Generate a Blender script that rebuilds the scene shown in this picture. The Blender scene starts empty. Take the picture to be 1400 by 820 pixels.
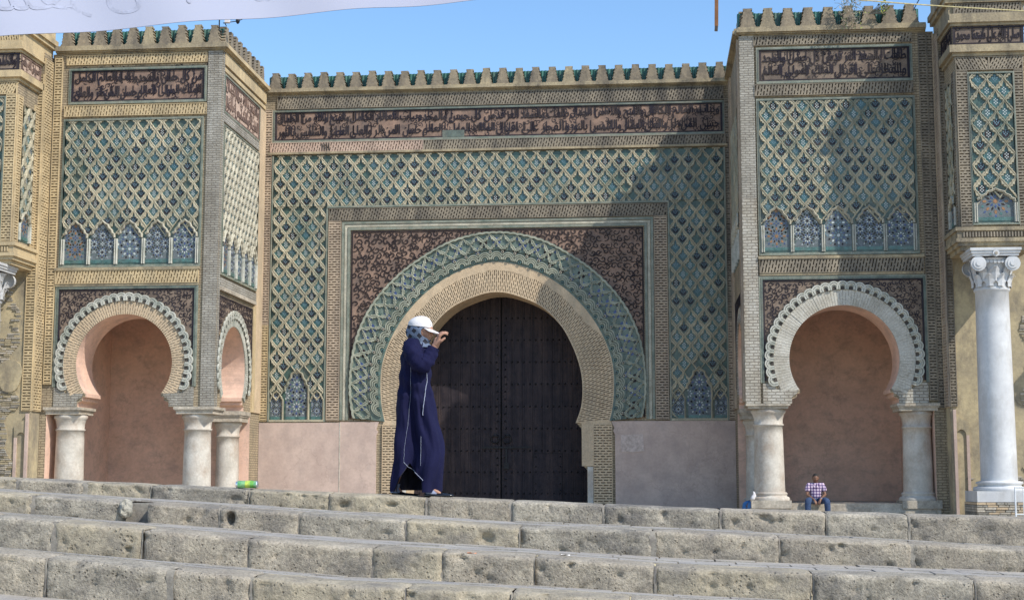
import bpy, bmesh, math, random
from mathutils import Vector, Matrix, noise
rnd = random.Random(11)
sc = bpy.context.scene
COL = sc.collection
PI = math.pi

# ------------------------------------------------------------------ camera
PITCH = math.atan(245/2010); YAW = math.radians(5.3)
CAM = (4.689, -47.0, 1.2)
cd = bpy.data.cameras.new('camera'); cam = bpy.data.objects.new('camera', cd); COL.objects.link(cam)
cd.sensor_width = 36; cd.lens = 36*2010/1400; cd.clip_end = 3000
cam.location = CAM; cam.rotation_euler = (PI/2 + PITCH, 0, YAW)
sc.camera = cam
# ------------------------------------------------------------------ sky, sun, exposure
AZ, EL = math.radians(56), math.radians(45)          # sun to the right of the facade's normal, height
S = Vector((math.sin(AZ)*math.cos(EL), -math.cos(AZ)*math.cos(EL), math.sin(EL)))
world = bpy.data.worlds.new('World'); sc.world = world; world.use_nodes = True
wn = world.node_tree
sky = wn.nodes.new('ShaderNodeTexSky'); sky.sky_type = 'NISHITA'; sky.sun_disc = False
sky.sun_elevation = EL; sky.sun_rotation = math.atan2(S.x, S.y); sky.air_density = 1.0; sky.dust_density = 0.3; sky.ozone_density = 1.6
wn.nodes['Background'].inputs[1].default_value = 0.15
hs = wn.nodes.new('ShaderNodeHueSaturation'); hs.inputs['Saturation'].default_value = 1.15
wn.links.new(sky.outputs[0], hs.inputs['Color']); wn.links.new(hs.outputs[0], wn.nodes['Background'].inputs[0])
sl = bpy.data.lights.new('sun', 'SUN'); sl.energy = 3.3; sl.angle = math.radians(0.5); sl.color = (1.0, 0.95, 0.87)
so = bpy.data.objects.new('sun', sl); COL.objects.link(so); so.rotation_euler = (-S).to_track_quat('-Z', 'Y').to_euler()
so.location = (20, -40, 30)
sc.view_settings.view_transform = 'Standard'; sc.view_settings.look = 'None'
sc.view_settings.exposure = 0.6; sc.view_settings.gamma = 1

# ------------------------------------------------------------------ pixel rays (used only to place measured points on their real planes)
_a, _p = YAW, PITCH
_fw = (-math.sin(_a)*math.cos(_p), math.cos(_a)*math.cos(_p), math.sin(_p))
_rt = (math.cos(_a), math.sin(_a), 0)
_up = (math.sin(_a)*math.sin(_p), -math.cos(_a)*math.sin(_p), math.cos(_p))
def ray(x, y):
    a = (x-700)/2010; b = (410-y)/2010
    return [_fw[i]+a*_rt[i]+b*_up[i] for i in range(3)]
def at(x, y, Y):
    d = ray(x, y); s = (Y-CAM[1])/d[1]
    return (CAM[0]+s*d[0], CAM[2]+s*d[2])

# ------------------------------------------------------------------ materials
MATS = {}
def mat(name, c1, c2=None, scale=2.0, rough=0.9, bump=0.25, bscale=30, stain=None, stamt=0.5, ssc=(1, 1, .25), metallic=0,
        lines=None, pits=0, coords='pos', fine=0.25, spec=None, cracks=0):
    if name in MATS: return MATS[name]
    m = bpy.data.materials.new(name); m.use_nodes = True; MATS[name] = m
    nt = m.node_tree; N = nt.nodes; L = nt.links; b = N['Principled BSDF']
    b.inputs['Roughness'].default_value = rough; b.inputs['Metallic'].default_value = metallic
    if spec is not None: b.inputs['Specular IOR Level'].default_value = spec
    if coords == 'pos':
        g = N.new('ShaderNodeNewGeometry').outputs['Position']
    else:
        g = N.new('ShaderNodeTexCoord').outputs['Object']
    c2 = c2 or tuple(v*0.7 for v in c1)
    n1 = N.new('ShaderNodeTexNoise'); n1.inputs['Scale'].default_value = scale; n1.inputs['Detail'].default_value = 6
    n1.inputs['Roughness'].default_value = .62
    L.new(g, n1.inputs['Vector'])
    r1 = N.new('ShaderNodeValToRGB'); r1.color_ramp.elements[0].position = .36; r1.color_ramp.elements[1].position = .64
    r1.color_ramp.elements[0].color = (*c2, 1); r1.color_ramp.elements[1].color = (*c1, 1)
    L.new(n1.outputs[0], r1.inputs[0]); col = r1.outputs[0]
    if stain:
        mp = N.new('ShaderNodeMapping'); mp.inputs['Scale'].default_value = ssc; L.new(g, mp.inputs[0])
        n2 = N.new('ShaderNodeTexNoise'); n2.inputs['Scale'].default_value = 1.6; n2.inputs['Detail'].default_value = 8; n2.inputs['Roughness'].default_value = .7
        L.new(mp.outputs[0], n2.inputs['Vector'])
        r2 = N.new('ShaderNodeValToRGB'); r2.color_ramp.elements[0].position = .47; r2.color_ramp.elements[1].position = .66
        r2.color_ramp.elements[1].color = (stamt,)*3+(1,)
        L.new(n2.outputs[0], r2.inputs[0])
        mx = N.new('ShaderNodeMixRGB'); L.new(r2.outputs[0], mx.inputs[0]); L.new(col, mx.inputs[1]); mx.inputs[2].default_value = (*stain, 1)
        col = mx.outputs[0]
    # fine grain in value
    n3 = N.new('ShaderNodeTexNoise'); n3.inputs['Scale'].default_value = bscale; n3.inputs['Detail'].default_value = 5; n3.inputs['Roughness'].default_value = .7
    L.new(g, n3.inputs['Vector'])
    h = N.new('ShaderNodeMapRange'); h.inputs[1].default_value = .3; h.inputs[2].default_value = .7
    h.inputs[3].default_value = 1-fine; h.inputs[4].default_value = 1+fine
    L.new(n3.outputs[0], h.inputs[0])
    mv = N.new('ShaderNodeMixRGB'); mv.blend_type = 'MULTIPLY'; mv.inputs[0].default_value = 1; L.new(col, mv.inputs[1]); L.new(h.outputs[0], mv.inputs[2])
    col = mv.outputs[0]
    height = n3.outputs[0]
    if pits:
        vo = N.new('ShaderNodeTexVoronoi'); vo.inputs['Scale'].default_value = pits; L.new(g, vo.inputs['Vector'])
        n5 = N.new('ShaderNodeTexNoise'); n5.inputs['Scale'].default_value = pits*.35; L.new(g, n5.inputs['Vector'])
        ad = N.new('ShaderNodeMath'); ad.operation = 'ADD'; L.new(vo.outputs[0], ad.inputs[0]); L.new(n5.outputs[0], ad.inputs[1])
        rp = N.new('ShaderNodeValToRGB'); rp.color_ramp.elements[0].position = .5; rp.color_ramp.elements[1].position = .68
        rp.color_ramp.elements[0].color = (.35, .35, .35, 1)
        L.new(ad.outputs[0], rp.inputs[0])
        mm = N.new('ShaderNodeMixRGB'); mm.blend_type = 'MULTIPLY'; mm.inputs[0].default_value = .55; L.new(col, mm.inputs[1]); L.new(rp.outputs[0], mm.inputs[2]); col = mm.outputs[0]
        am = N.new('ShaderNodeMath'); am.operation = 'MULTIPLY_ADD'; L.new(rp.outputs[0], am.inputs[0]); am.inputs[1].default_value = 1.3; L.new(n3.outputs[0], am.inputs[2]); height = am.outputs[0]
    if cracks:
        dn = N.new('ShaderNodeTexNoise'); dn.inputs['Scale'].default_value = 2.5; dn.inputs['Detail'].default_value = 6; L.new(g, dn.inputs['Vector'])
        dm = N.new('ShaderNodeVectorMath'); dm.operation = 'MULTIPLY_ADD'; L.new(dn.outputs[1], dm.inputs[0]); dm.inputs[1].default_value = (.9, .9, .9); L.new(g, dm.inputs[2])
        vc = N.new('ShaderNodeTexVoronoi'); vc.feature = 'DISTANCE_TO_EDGE'; vc.inputs['Scale'].default_value = cracks; L.new(dm.outputs[0], vc.inputs['Vector'])
        rc = N.new('ShaderNodeValToRGB'); rc.color_ramp.elements[0].position = .0; rc.color_ramp.elements[1].position = .009; rc.color_ramp.elements[0].color = (.5, .48, .46, 1)
        L.new(vc.outputs[0], rc.inputs[0])
        mm = N.new('ShaderNodeMixRGB'); mm.blend_type = 'MULTIPLY'; mm.inputs[0].default_value = .28; L.new(col, mm.inputs[1]); L.new(rc.outputs[0], mm.inputs[2]); col = mm.outputs[0]
    if lines:      # horizontal course relief of small rough bricks
        sx = N.new('ShaderNodeSeparateXYZ'); L.new(g, sx.inputs[0])
        axy = N.new('ShaderNodeMath'); axy.operation = 'ADD'; L.new(sx.outputs[0], axy.inputs[0]); L.new(sx.outputs[1], axy.inputs[1])
        cb = N.new('ShaderNodeCombineXYZ'); L.new(axy.outputs[0], cb.inputs[0]); L.new(sx.outputs[2], cb.inputs[1])
        dn = N.new('ShaderNodeTexNoise'); dn.inputs['Scale'].default_value = 5; L.new(g, dn.inputs['Vector'])
        dm = N.new('ShaderNodeVectorMath'); dm.operation = 'MULTIPLY_ADD'; L.new(dn.outputs[1], dm.inputs[0]); dm.inputs[1].default_value = (.04, .03, 0); L.new(cb.outputs[0], dm.inputs[2])
        br = N.new('ShaderNodeTexBrick'); L.new(dm.outputs[0], br.inputs[0]); br.inputs['Scale'].default_value = 1
        br.inputs['Brick Width'].default_value = .24; br.inputs['Row Height'].default_value = lines; br.inputs['Mortar Size'].default_value = lines*.2
        br.inputs['Color1'].default_value = (1, 1, 1, 1); br.inputs['Color2'].default_value = (.75, .75, .75, 1); br.inputs['Mortar'].default_value = (.42, .4, .38, 1)
        mm = N.new('ShaderNodeMixRGB'); mm.blend_type = 'MULTIPLY'; mm.inputs[0].default_value = .85; L.new(col, mm.inputs[1]); L.new(br.outputs[0], mm.inputs[2]); col = mm.outputs[0]
        am = N.new('ShaderNodeMath'); am.operation = 'MULTIPLY_ADD'; L.new(br.outputs[0], am.inputs[0]); am.inputs[1].default_value = 1.2; L.new(height, am.inputs[2]); height = am.outputs[0]
    L.new(col, b.inputs['Base Color'])
    if bump:
        bp = N.new('ShaderNodeBump'); bp.inputs['Strength'].default_value = bump; bp.inputs['Distance'].default_value = .02
        L.new(height, bp.inputs['Height']); L.new(bp.outputs[0], b.inputs['Normal'])
    return m

SOOT = (.06, .055, .05)
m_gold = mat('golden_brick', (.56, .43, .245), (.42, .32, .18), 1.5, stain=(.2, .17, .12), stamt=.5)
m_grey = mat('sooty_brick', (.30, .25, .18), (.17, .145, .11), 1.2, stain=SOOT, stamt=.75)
m_tan = mat('tan_brick', (.58, .44, .285), (.45, .34, .22), 1.2, stain=(.3, .25, .18), stamt=.5)
m_rose = mat('rose_brick', (.47, .365, .26), (.36, .28, .20), 1.5, stain=(.2, .16, .13), stamt=.5)
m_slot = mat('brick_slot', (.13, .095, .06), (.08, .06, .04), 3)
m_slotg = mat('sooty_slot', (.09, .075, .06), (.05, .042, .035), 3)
m_body = mat('wall_core', (.46, .36, .23), (.33, .27, .18), .8, stain=SOOT, stamt=.5, lines=.075)
m_rough = mat('rough_brick', (.40, .37, .31), (.26, .235, .19), 1.3, bscale=22, stain=(.5, .48, .42), stamt=.6, lines=.07, bump=.6)
m_whitew = mat('limewashed_brick', (.52, .49, .42), (.4, .36, .29), 1.3, bscale=22, stain=(.28, .22, .15), stamt=.6, lines=.085, bump=.5)
m_band = mat('cornice_plaster', (.40, .325, .20), (.27, .22, .145), 1.3, stain=SOOT, stamt=.7, bscale=18, bump=.5)
m_trim2 = mat('dark_green_trim', (.13, .16, .13), (.07, .09, .075), 4, stain=(.22, .2, .15), stamt=.6, rough=.6)
m_pinkb = mat('pink_brick', (.54, .40, .305), (.44, .31, .235), 1.5, stain=(.2, .16, .13), stamt=.4)
m_wornb = mat('worn_brown_glaze', (.17, .11, .085), (.09, .06, .05), 4, rough=.7, stain=(.3, .2, .15), stamt=.5)
m_lime = mat('limewash', (.53, .50, .43), (.43, .40, .33), 2.2, bscale=22, stain=(.28, .24, .18), stamt=.55, ssc=(1, 1, 1), bump=.4)
m_merl = mat('merlon_plaster', (.30, .24, .16), (.19, .155, .11), 2.2, stain=SOOT, stamt=.6, bscale=14, bump=.6)
m_pink = mat('pink_plaster', (.74, .50, .38), (.63, .42, .315), .9, stain=(.34, .25, .21), stamt=.55, ssc=(1, 1, 1.4), bump=.15, bscale=12, fine=.08, cracks=.45)
m_dado = mat('dado_plaster', (.54, .41, .34), (.44, .33, .275), 1.3, stain=(.36, .28, .24), stamt=.6, ssc=(1, 1, .8), bump=.15, bscale=12, fine=.07, cracks=.5)
m_yell = mat('yellow_plaster', (.46, .375, .225), (.30, .25, .165), 1.1, stain=(.17, .145, .11), stamt=.85, ssc=(1, 1, .5), bump=.4, bscale=10, fine=.15)
m_teal = mat('teal_glaze', (.065, .12, .095), (.032, .06, .05), 6, rough=.35, stain=(.17, .15, .11), stamt=.5, fine=.3)
m_teal2 = mat('turquoise_glaze', (.08, .18, .165), (.04, .09, .08), 7, rough=.35, stain=(.15, .13, .1), stamt=.45)
m_tealb = mat('blue_green_glaze', (.045, .115, .115), (.025, .065, .065), 7, rough=.35, stain=(.13, .12, .09), stamt=.45)
m_bluek = mat('ink_blue_glaze', (.03, .05, .12), (.02, .03, .07), 6, rough=.35)
m_roofg = mat('green_roof_glaze', (.035, .145, .11), (.02, .08, .06), 5, rough=.3, stain=(.12, .14, .1), stamt=.45)
m_trim = mat('worn_green_trim', (.235, .25, .195), (.13, .155, .12), 4, stain=(.3, .27, .2), stamt=.7, rough=.6)
m_archr = mat('archivolt_rib', (.36, .365, .28), (.22, .235, .18), 3, stain=(.13, .15, .12), stamt=.5)
m_rib = mat('lattice_rib', (.47, .41, .285), (.27, .25, .18), .9, stain=(.16, .18, .135), stamt=.8, ssc=(1, 1, .5), bscale=25)  # broad noise puts golden sunlit patches into the rib colour
m_ribl = mat('pale_lattice_rib', (.52, .48, .37), (.37, .34, .26), 2.0, stain=(.2, .18, .13), stamt=.5, ssc=(1, 1, .5), bscale=25)
m_white = mat('white_glaze', (.52, .55, .52), (.38, .42, .40), 5, rough=.4)
m_blue = mat('cobalt_glaze', (.045, .075, .21), (.03, .05, .13), 6, rough=.35)
m_sky = mat('pale_blue_glaze', (.16, .26, .31), (.10, .17, .20), 6, rough=.35)
m_black = mat('manganese_glaze', (.028, .020, .022), (.020, .014, .015), 5, rough=.62, spec=.2, stain=(.09, .065, .05), stamt=.5)
m_blackb = mat('blue_black_glaze', (.024, .020, .030), (.024, .017, .018), 2, rough=.62, spec=.2, stain=(.10, .08, .07), stamt=.5)
m_amber = mat('amber_glaze', (.33, .16, .06), (.2, .1, .05), 5, rough=.4)
m_ground_t = mat('terracotta_ground', (.32, .205, .145), (.16, .105, .08), 2.4, stain=(.10, .08, .07), stamt=.75, ssc=(1, 1, 1))
m_ground_b = mat('buff_ground', (.25, .185, .135), (.14, .10, .075), 2.6, stain=(.08, .065, .055), stamt=.6, ssc=(1, 1, 1))
m_mosg = mat('mosaic_grout', (.15, .17, .18), (.10, .12, .12), 6)
m_scal = mat('scalloped_plaster', (.52, .50, .43), (.36, .36, .30), 3, stain=(.14, .17, .14), stamt=.5, ssc=(1, 1, 1))
m_marb = mat('white_marble', (.60, .60, .59), (.48, .48, .48), 1.6, rough=.5, stain=(.36, .345, .32), stamt=.6, ssc=(1.4, 1.4, .6), bump=.08, fine=.04)
m_colst = mat('column_stone', (.56, .52, .45), (.42, .38, .32), 1.8, rough=.75, stain=(.32, .23, .16), stamt=.65, ssc=(1, 1, .7), bump=.35, bscale=16, fine=.12)
m_imp = mat('impost_stone', (.50, .44, .35), (.36, .31, .24), 2.2, stain=SOOT, stamt=.45, ssc=(1, 1, 1), bump=.5, bscale=16)
m_step = mat('step_stone', (.435, .375, .285), (.28, .24, .185), 3.6, stain=(.16, .145, .125), stamt=.8, ssc=(1.3, 1.3, 1.6), bump=.85, bscale=50, pits=34, fine=.4)
m_stepy = mat('lichened_stone', (.44, .375, .265), (.28, .24, .175), 4.5, stain=(.17, .155, .14), stamt=.7, ssc=(1.3, 1.3, 1.6), bump=.75, bscale=45, pits=26, fine=.3)
m_stepg = mat('grey_step_stone', (.42, .37, .29), (.26, .23, .18), 4.2, stain=(.12, .11, .10), stamt=.8, ssc=(1.3, 1.3, 1.6), bump=.85, bscale=50, pits=34, fine=.4)
m_joint = mat('joint_mortar', (.30, .27, .22), (.17, .15, .13), 6, bscale=40)
m_pave = mat('paving_stone', (.36, .335, .30), (.27, .245, .215), 3, stain=(.42, .37, .29), stamt=.5, bump=.4, bscale=40)
m_pavej = mat('sandy_joint', (.42, .35, .26), (.3, .25, .19), 8)
m_groundm = mat('square_paving', (.42, .36, .28), (.33, .28, .22), .6, bump=.3)
m_wood = mat('dark_cedar', (.034, .027, .031), (.019, .016, .021), 4, spec=.15, rough=.6, bscale=20, bump=.3, stain=(.085, .06, .055), stamt=.5, ssc=(3, 1, .25))
m_iron = mat('wrought_iron', (.02, .02, .024), (.012, .012, .014), 8, rough=.45, metallic=.6)
m_gap = mat('door_gap', (.008, .008, .008), (.005, .005, .005), 4)

# ------------------------------------------------------------------ object helpers
W = {}
def empty(name, loc, label=None, cat=None, group=None, parent=None):
    o = bpy.data.objects.new(name, None); COL.objects.link(o); o.location = loc; o.empty_display_size = .3
    W[o.name] = Matrix.Translation(loc)
    if label: o['label'] = label
    if cat: o['category'] = cat
    if group: o['group'] = group
    if parent: par(o, parent)
    return o
def par(o, p):
    o.parent = p; o.matrix_parent_inverse = W[p.name].inverted()
def inst(name, mesh, loc, parent=None, rotz=0, scale=None, kind=None, label=None):
    o = bpy.data.objects.new(name, mesh); COL.objects.link(o); o.location = loc; o.rotation_euler = (0, 0, rotz)
    if scale: o.scale = scale
    W[o.name] = Matrix.Translation(loc)
    if parent: par(o, parent)
    if kind: o['kind'] = kind
    if label: o['label'] = label
    return o
class MB:
    def __init__(s): s.v = []; s.f = []; s.m = []; s.mats = []; s.sm = []
    def mi(s, m):
        if m not in s.mats: s.mats.append(m)
        return s.mats.index(m)
    def add(s, vs, fs, m, smooth=False):
        k = len(s.v); s.v += vs; i = s.mi(m)
        for f in fs: s.f.append(tuple(k+q for q in f)); s.m.append(i); s.sm.append(smooth)
    def mesh(s, name):
        me = bpy.data.meshes.new(name); me.from_pydata([tuple(v) for v in s.v], [], s.f)
        for m in s.mats: me.materials.append(m)
        me.polygons.foreach_set('material_index', s.m); me.polygons.foreach_set('use_smooth', s.sm)
        me.update(); return me
    def build(s, name, parent=None, kind=None, label=None, cat=None, group=None, recalc=False):
        me = s.mesh(name)
        if recalc:
            bm = bmesh.new(); bm.from_mesh(me); bmesh.ops.recalc_face_normals(bm, faces=bm.faces); bm.to_mesh(me); bm.free()
        o = inst(name, me, (0, 0, 0), parent, kind=kind, label=label)
        if cat: o['category'] = cat
        if group: o['group'] = group
        return o
# frames: (u, v, w) -> world; w is outwards
def FR(Y): return lambda u, v, w: (u, Y-w, v)                 # faces the camera (-Y)
def RX(X): return lambda u, v, w: (X+w, u, v)                 # faces +X, u runs along Y
def LX(X): return lambda u, v, w: (X-w, u, v)                 # faces -X
def box(b, T, u0, u1, v0, v1, w0, w1, m, back=False):
    vs = [T(u, v, w) for w in (w0, w1) for v in (v0, v1) for u in (u0, u1)]
    fs = [(4, 5, 7, 6), (0, 1, 5, 4), (1, 3, 7, 5), (3, 2, 6, 7), (2, 0, 4, 6)]
    if back: fs.append((0, 2, 3, 1))
    b.add(vs, fs, m)
def wbox(b, x0, x1, y0, y1, z0, z1, m): box(b, FR(0), x0, x1, z0, z1, -y1, -y0, m, True)
def prism(b, T, pts, w0, w1, m, side=None, back=False):
    n = len(pts); vs = [T(u, v, w0) for u, v in pts]+[T(u, v, w1) for u, v in pts]
    b.add(vs, [tuple(range(n, 2*n))], m)
    b.add(vs, [(i, (i+1) % n, n+(i+1) % n, n+i) for i in range(n)], side or m)
    if back: b.add([T(u, v, w0) for u, v in pts], [tuple(range(n-1, -1, -1))], m)
def ribbon(b, T, pts, prof, m, closed=False):
    """sweep a profile [(offset, height)] along 2D pts in frame T"""
    n = len(pts); K = len(prof); vs = []
    for i, (u, v) in enumerate(pts):
        if closed: a = pts[(i-1) % n]; c = pts[(i+1) % n]
        else: a = pts[max(i-1, 0)]; c = pts[min(i+1, n-1)]
        dx, dy = c[0]-a[0], c[1]-a[1]; l = math.hypot(dx, dy) or 1; nx, ny = -dy/l, dx/l
        for (o, h) in prof: vs.append(T(u+nx*o, v+ny*o, h))
    fs = []
    for i in range(n if closed else n-1):
        j = (i+1) % n
        for k in range(K-1): fs.append((i*K+k, i*K+k+1, j*K+k+1, j*K+k))
    b.add(vs, fs, m)
def taper(b, T, pts, ws, w0, w1, m):
    """flat raised stroke whose width varies"""
    n = len(pts); vs = []
    for i, (u, v) in enumerate(pts):
        a = pts[max(i-1, 0)]; c = pts[min(i+1, n-1)]
        dx, dy = c[0]-a[0], c[1]-a[1]; l = math.hypot(dx, dy) or 1; nx, ny = -dy/l*ws[i], dx/l*ws[i]
        vs += [T(u+nx, v+ny, w0), T(u+nx, v+ny, w1), T(u-nx, v-ny, w1), T(u-nx, v-ny, w0)]
    fs = []
    for i in range(n-1):
        k = i*4
        for q in range(3): fs.append((k+q, k+q+1, k+q+5, k+q+4))
    b.add(vs, fs, m)
def disc(b, T, u, v, r, w0, w1, m, n=10, ru=None):
    prism(b, T, [(u+(ru or r)*math.cos(2*PI*i/n), v+r*math.sin(2*PI*i/n)) for i in range(n)], w0, w1, m)
def lathe(b, cx, cy, prof, m, n=28, smooth=True, cap=True):
    vs = [(cx+r*math.cos(2*PI*i/n), cy+r*math.sin(2*PI*i/n), z) for r, z in prof for i in range(n)]
    fs = [(k*n+i, k*n+(i+1) % n, (k+1)*n+(i+1) % n, (k+1)*n+i) for k in range(len(prof)-1) for i in range(n)]
    b.add(vs, fs, m, smooth)
    if cap:
        b.add([vs[(len(prof)-1)*n+i] for i in range(n)], [tuple(range(n))], m)
def cutter(name, verts, faces):
    me = bpy.data.meshes.new(name); me.from_pydata(verts, [], faces)
    bm = bmesh.new(); bm.from_mesh(me); bmesh.ops.recalc_face_normals(bm, faces=bm.faces); bm.to_mesh(me); bm.free()
    return bpy.data.objects.new(name, me)

# ------------------------------------------------------------------ brick patterns with open slots
def slotted(b, T, u0, u1, v0, v1, axis='h', pitch=.083, fill=.05, slot=.25, spw=.045, h=.05, m=None, ms=None, slant=0, jit=.006):
    """courses with open slots between, bridged by staggered headers; axis h = horizontal courses"""
    m = m or m_gold; ms = ms or m_slot
    if axis == 'h': G = T; a0, a1, c0, c1 = u0, u1, v0, v1
    else:
        G = lambda a, c, w: T(c+slant*((a-v0)/(v1-v0)-.5), a, w); a0, a1, c0, c1 = v0, v1, u0, u1
    box(b, T, u0, u1, v0, v1, 0, .004, ms)
    n = max(1, int(round((c1-c0)/pitch))); p = (c1-c0)/n; g = p-fill*p/pitch; L = a1-a0
    for i in range(n):
        ca = c0+i*p+g*.5; cb = ca+p-g
        hh = h+rnd.uniform(-jit, jit)
        box(b, G, a0, a1, ca, cb, .004, hh, m)
        k = max(1, int(round(L/slot))); off = (0 if i % 2 else .5)
        for q in range(k+1):
            s = a0+(q+off-.5)*L/k
            if s < a0+.02 or s > a1-.02: continue
            if rnd.random() < .03: continue
            box(b, G, s-spw/2, s+spw/2, cb, cb+g, .004, hh-.004, m)
    # frame the ends
    e = .02
    box(b, T, u0-e, u0, v0, v1, 0, h+.008, m); box(b, T, u1, u1+e, v0, v1, 0, h+.008, m)
    box(b, T, u0-e, u1+e, v0-e, v0, 0, h+.008, m); box(b, T, u0-e, u1+e, v1, v1+e, 0, h+.008, m)

# ------------------------------------------------------------------ lattice (sebka)
OPN = [(0, .41), (.045, .33), (.075, .23), (.085, .14), (.165, .135), (.175, .06), (.275, .045), (.28, -.04), (.225, -.12), (.15, -.155), (.14, -.225), (.06, -.27), (0, -.37)]
OUT = [(0, .5), (.06, .44), (.13, .37), (.2, .3), (.27, .23), (.36, .14), (.5, 0), (.46, -.04), (.38, -.12), (.28, -.22), (.22, -.28), (.1, -.4), (0, -.5)]
def rprof(s=1, h=.10): return [(-.042*s, .0), (-.038*s, h*.85), (-.012*s, h), (0, h*.7), (.012*s, h), (.038*s, h*.85), (.042*s, .0)]
def lattice(b, T, u0, u1, v0, v1, Wc, Hc, inside, m, s=1, h=.060, cells=None, ou=None, ov=None, op=1.0):
    """stepped openings cut through a raised net, one frame of masonry round each cell"""
    ou = u0 if ou is None else ou; ov = v0 if ov is None else ov
    ja = int((v0-ov)/(Hc/2))-2; jb = int((v1-ov)/(Hc/2))+2; ia = int((u0-ou)/Wc)-2; ib = int((u1-ou)/Wc)+2
    cl = lambda x, y: (min(max(x, u0), u1), min(max(y, v0), v1))
    k = len(OPN)
    for j in range(ja, jb):
        for i in range(ia, ib):
            cu = ou+(i+(.5 if j % 2 else 0))*Wc; cv = ov+j*Hc/2
            if not inside(min(max(cu, u0), u1), min(max(cv+.04, v0+.01), v1)): continue
            if cu > u1+Wc*.45 or cu < u0-Wc*.45 or cv > v1+Hc*.4 or cv < v0-Hc*.4: continue
            hh = h+rnd.uniform(-.008, .008); jx = rnd.uniform(-.012, .012); jy = rnd.uniform(-.012, .012)
            for sg in (-1, 1):
                O = [cl(cu+sg*x*Wc, cv+y*Hc) for x, y in OUT]
                A = [cl(cu+sg*x*1.38*op*Wc+jx*(x > 0), cv+y*1.12*Hc+jy*.4) for x, y in OPN]
                B = [cl(cu+sg*x*1.20*op*Wc+jx*(x > 0), cv+y*1.0*Hc+jy*.4) for x, y in OPN]
                vs = [T(*p, hh*.62) for p in O]+[T(o_[0]+(a_[0]-o_[0])*.34, o_[1]+(a_[1]-o_[1])*.34, hh) for o_, a_ in zip(O, A)]+[T(*p, hh+.004) for p in A]+[T(*p, hh*.62) for p in B]+[T(*p, 0) for p in B]
                fs = [(r*k+q, r*k+q+1, (r+1)*k+q+1, (r+1)*k+q) for r in range(4) for q in range(k-1)]
                b.add(vs, fs, m)
            if cells is not None and u0+Wc*.3 <= cu <= u1-Wc*.3 and v0+Hc*.2 <= cv <= v1-Hc*.25 and inside(cu, cv) and inside(cu, cv-Hc*.2):
                cells.append((cu, cv))
def star_mesh(name, s, kind):
    """one zellij cell: glazed kite with a chequered rosette of cut squares"""
    b = MB(); T = lambda u, v, w: (u, -w, v)
    kite = [(0, -.50), (.16, -.30), (.34, -.12), (.34, .08), (.15, .20), (0, .52), (-.15, .20), (-.34, .08), (-.34, -.12), (-.16, -.30)]
    prism(b, T, [(x*s*1.0, y*s*1.1) for x, y in kite], 0, .010, (m_teal2, m_teal, m_tealb, m_tealb)[kind])
    c = -.04*s; q = .092*s
    prism(b, T, [(.23*s*math.cos(PI*k/6), c+.25*s*math.sin(PI*k/6)) for k in range(12)], .010, .014, (m_tealb, m_blackb, m_black, m_tealb)[kind])
    mm = (m_white, m_sky, m_white, m_sky)[kind]
    spots = ((0, 0), (-1, 1), (1, 1), (-1, -1), (1, -1), (0, 2), (0, -2)) if kind % 2 == 0 else ((0, 1), (0, -1), (1, 0), (-1, 0), (0, 2.6), (1.6, 1.2), (-1.6, 1.2))
    for dx, dy in spots:
        x, y = dx*q*.95, c+dy*q*.95; h = q*.55
        prism(b, T, [(x-h, y), (x, y-h), (x+h, y), (x, y+h)], .014, .018, mm)
    return b.mesh(name)
STAR = [star_mesh('star_tile_%s' % k, .42, i) for i, k in enumerate(('turquoise', 'teal', 'mixed', 'cobalt'))]
def put_stars(cells, T, parent, rotz=0, scale=1, w=.004):
    """at most 300 tiles as parts, the rest joined"""
    cells = sorted(cells, key=lambda c: (c[1] < 5, -c[1])) if len(cells) > 300 else cells
    for n, (cu, cv) in enumerate(cells[:300]):
        k = rnd.choice((0, 0, 0, 1, 1, 2, 3))
        if rnd.random() < .05: continue
        inst('star_tile', STAR[k], T(cu, cv, w), parent, rotz, (scale, 1, scale))
    if len(cells) > 300:
        b = MB()
        for cu, cv in cells[300:]:
            me = STAR[rnd.choice((0, 0, 1, 2, 3))]; loc = T(cu, cv, w)
            for p in me.polygons:
                b.add([(loc[0]+me.vertices[v].co.x*scale, loc[1]+me.vertices[v].co.y, loc[2]+me.vertices[v].co.z*scale) for v in p.vertices], [tuple(range(len(p.vertices)))], me.materials[p.material_index])
        b.build('star_tiles', parent, kind='stuff')

def rosette(b, T, cx, cy, R, inside, pal):
    n = 8
    def q(p, m):
        if inside(sum(a for a, _ in p)/len(p), sum(c for _, c in p)/len(p)): prism(b, T, p, .006, .011, m)
    P = lambda r, a: (cx+r*R*math.cos(a), cy+r*R*math.sin(a))
    q([P(.16 if k % 2 == 0 else .10, PI*k/8) for k in range(16)], pal[0])
    for k in range(n):
        a = 2*PI*k/n
        q([P(.20, a), P(.30, a-.22), P(.42, a), P(.30, a+.22)], pal[1])
        q([P(.34, a+PI/8), P(.47, a+PI/8-.14), P(.62, a+PI/8), P(.47, a+PI/8+.14)], pal[2])
        q([P(.50, a), P(.60, a-.14), P(.74, a-.07), P(.74, a+.07), P(.60, a+.14)], pal[0])
        q([P(.70, a+PI/8), P(.80, a+PI/8-.12), P(.92, a+PI/8), P(.80, a+PI/8+.12)], pal[3])
        q([P(.82, a-.05), P(.82, a+.05), P(.97, a+.05), P(.97, a-.05)], pal[1])
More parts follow.
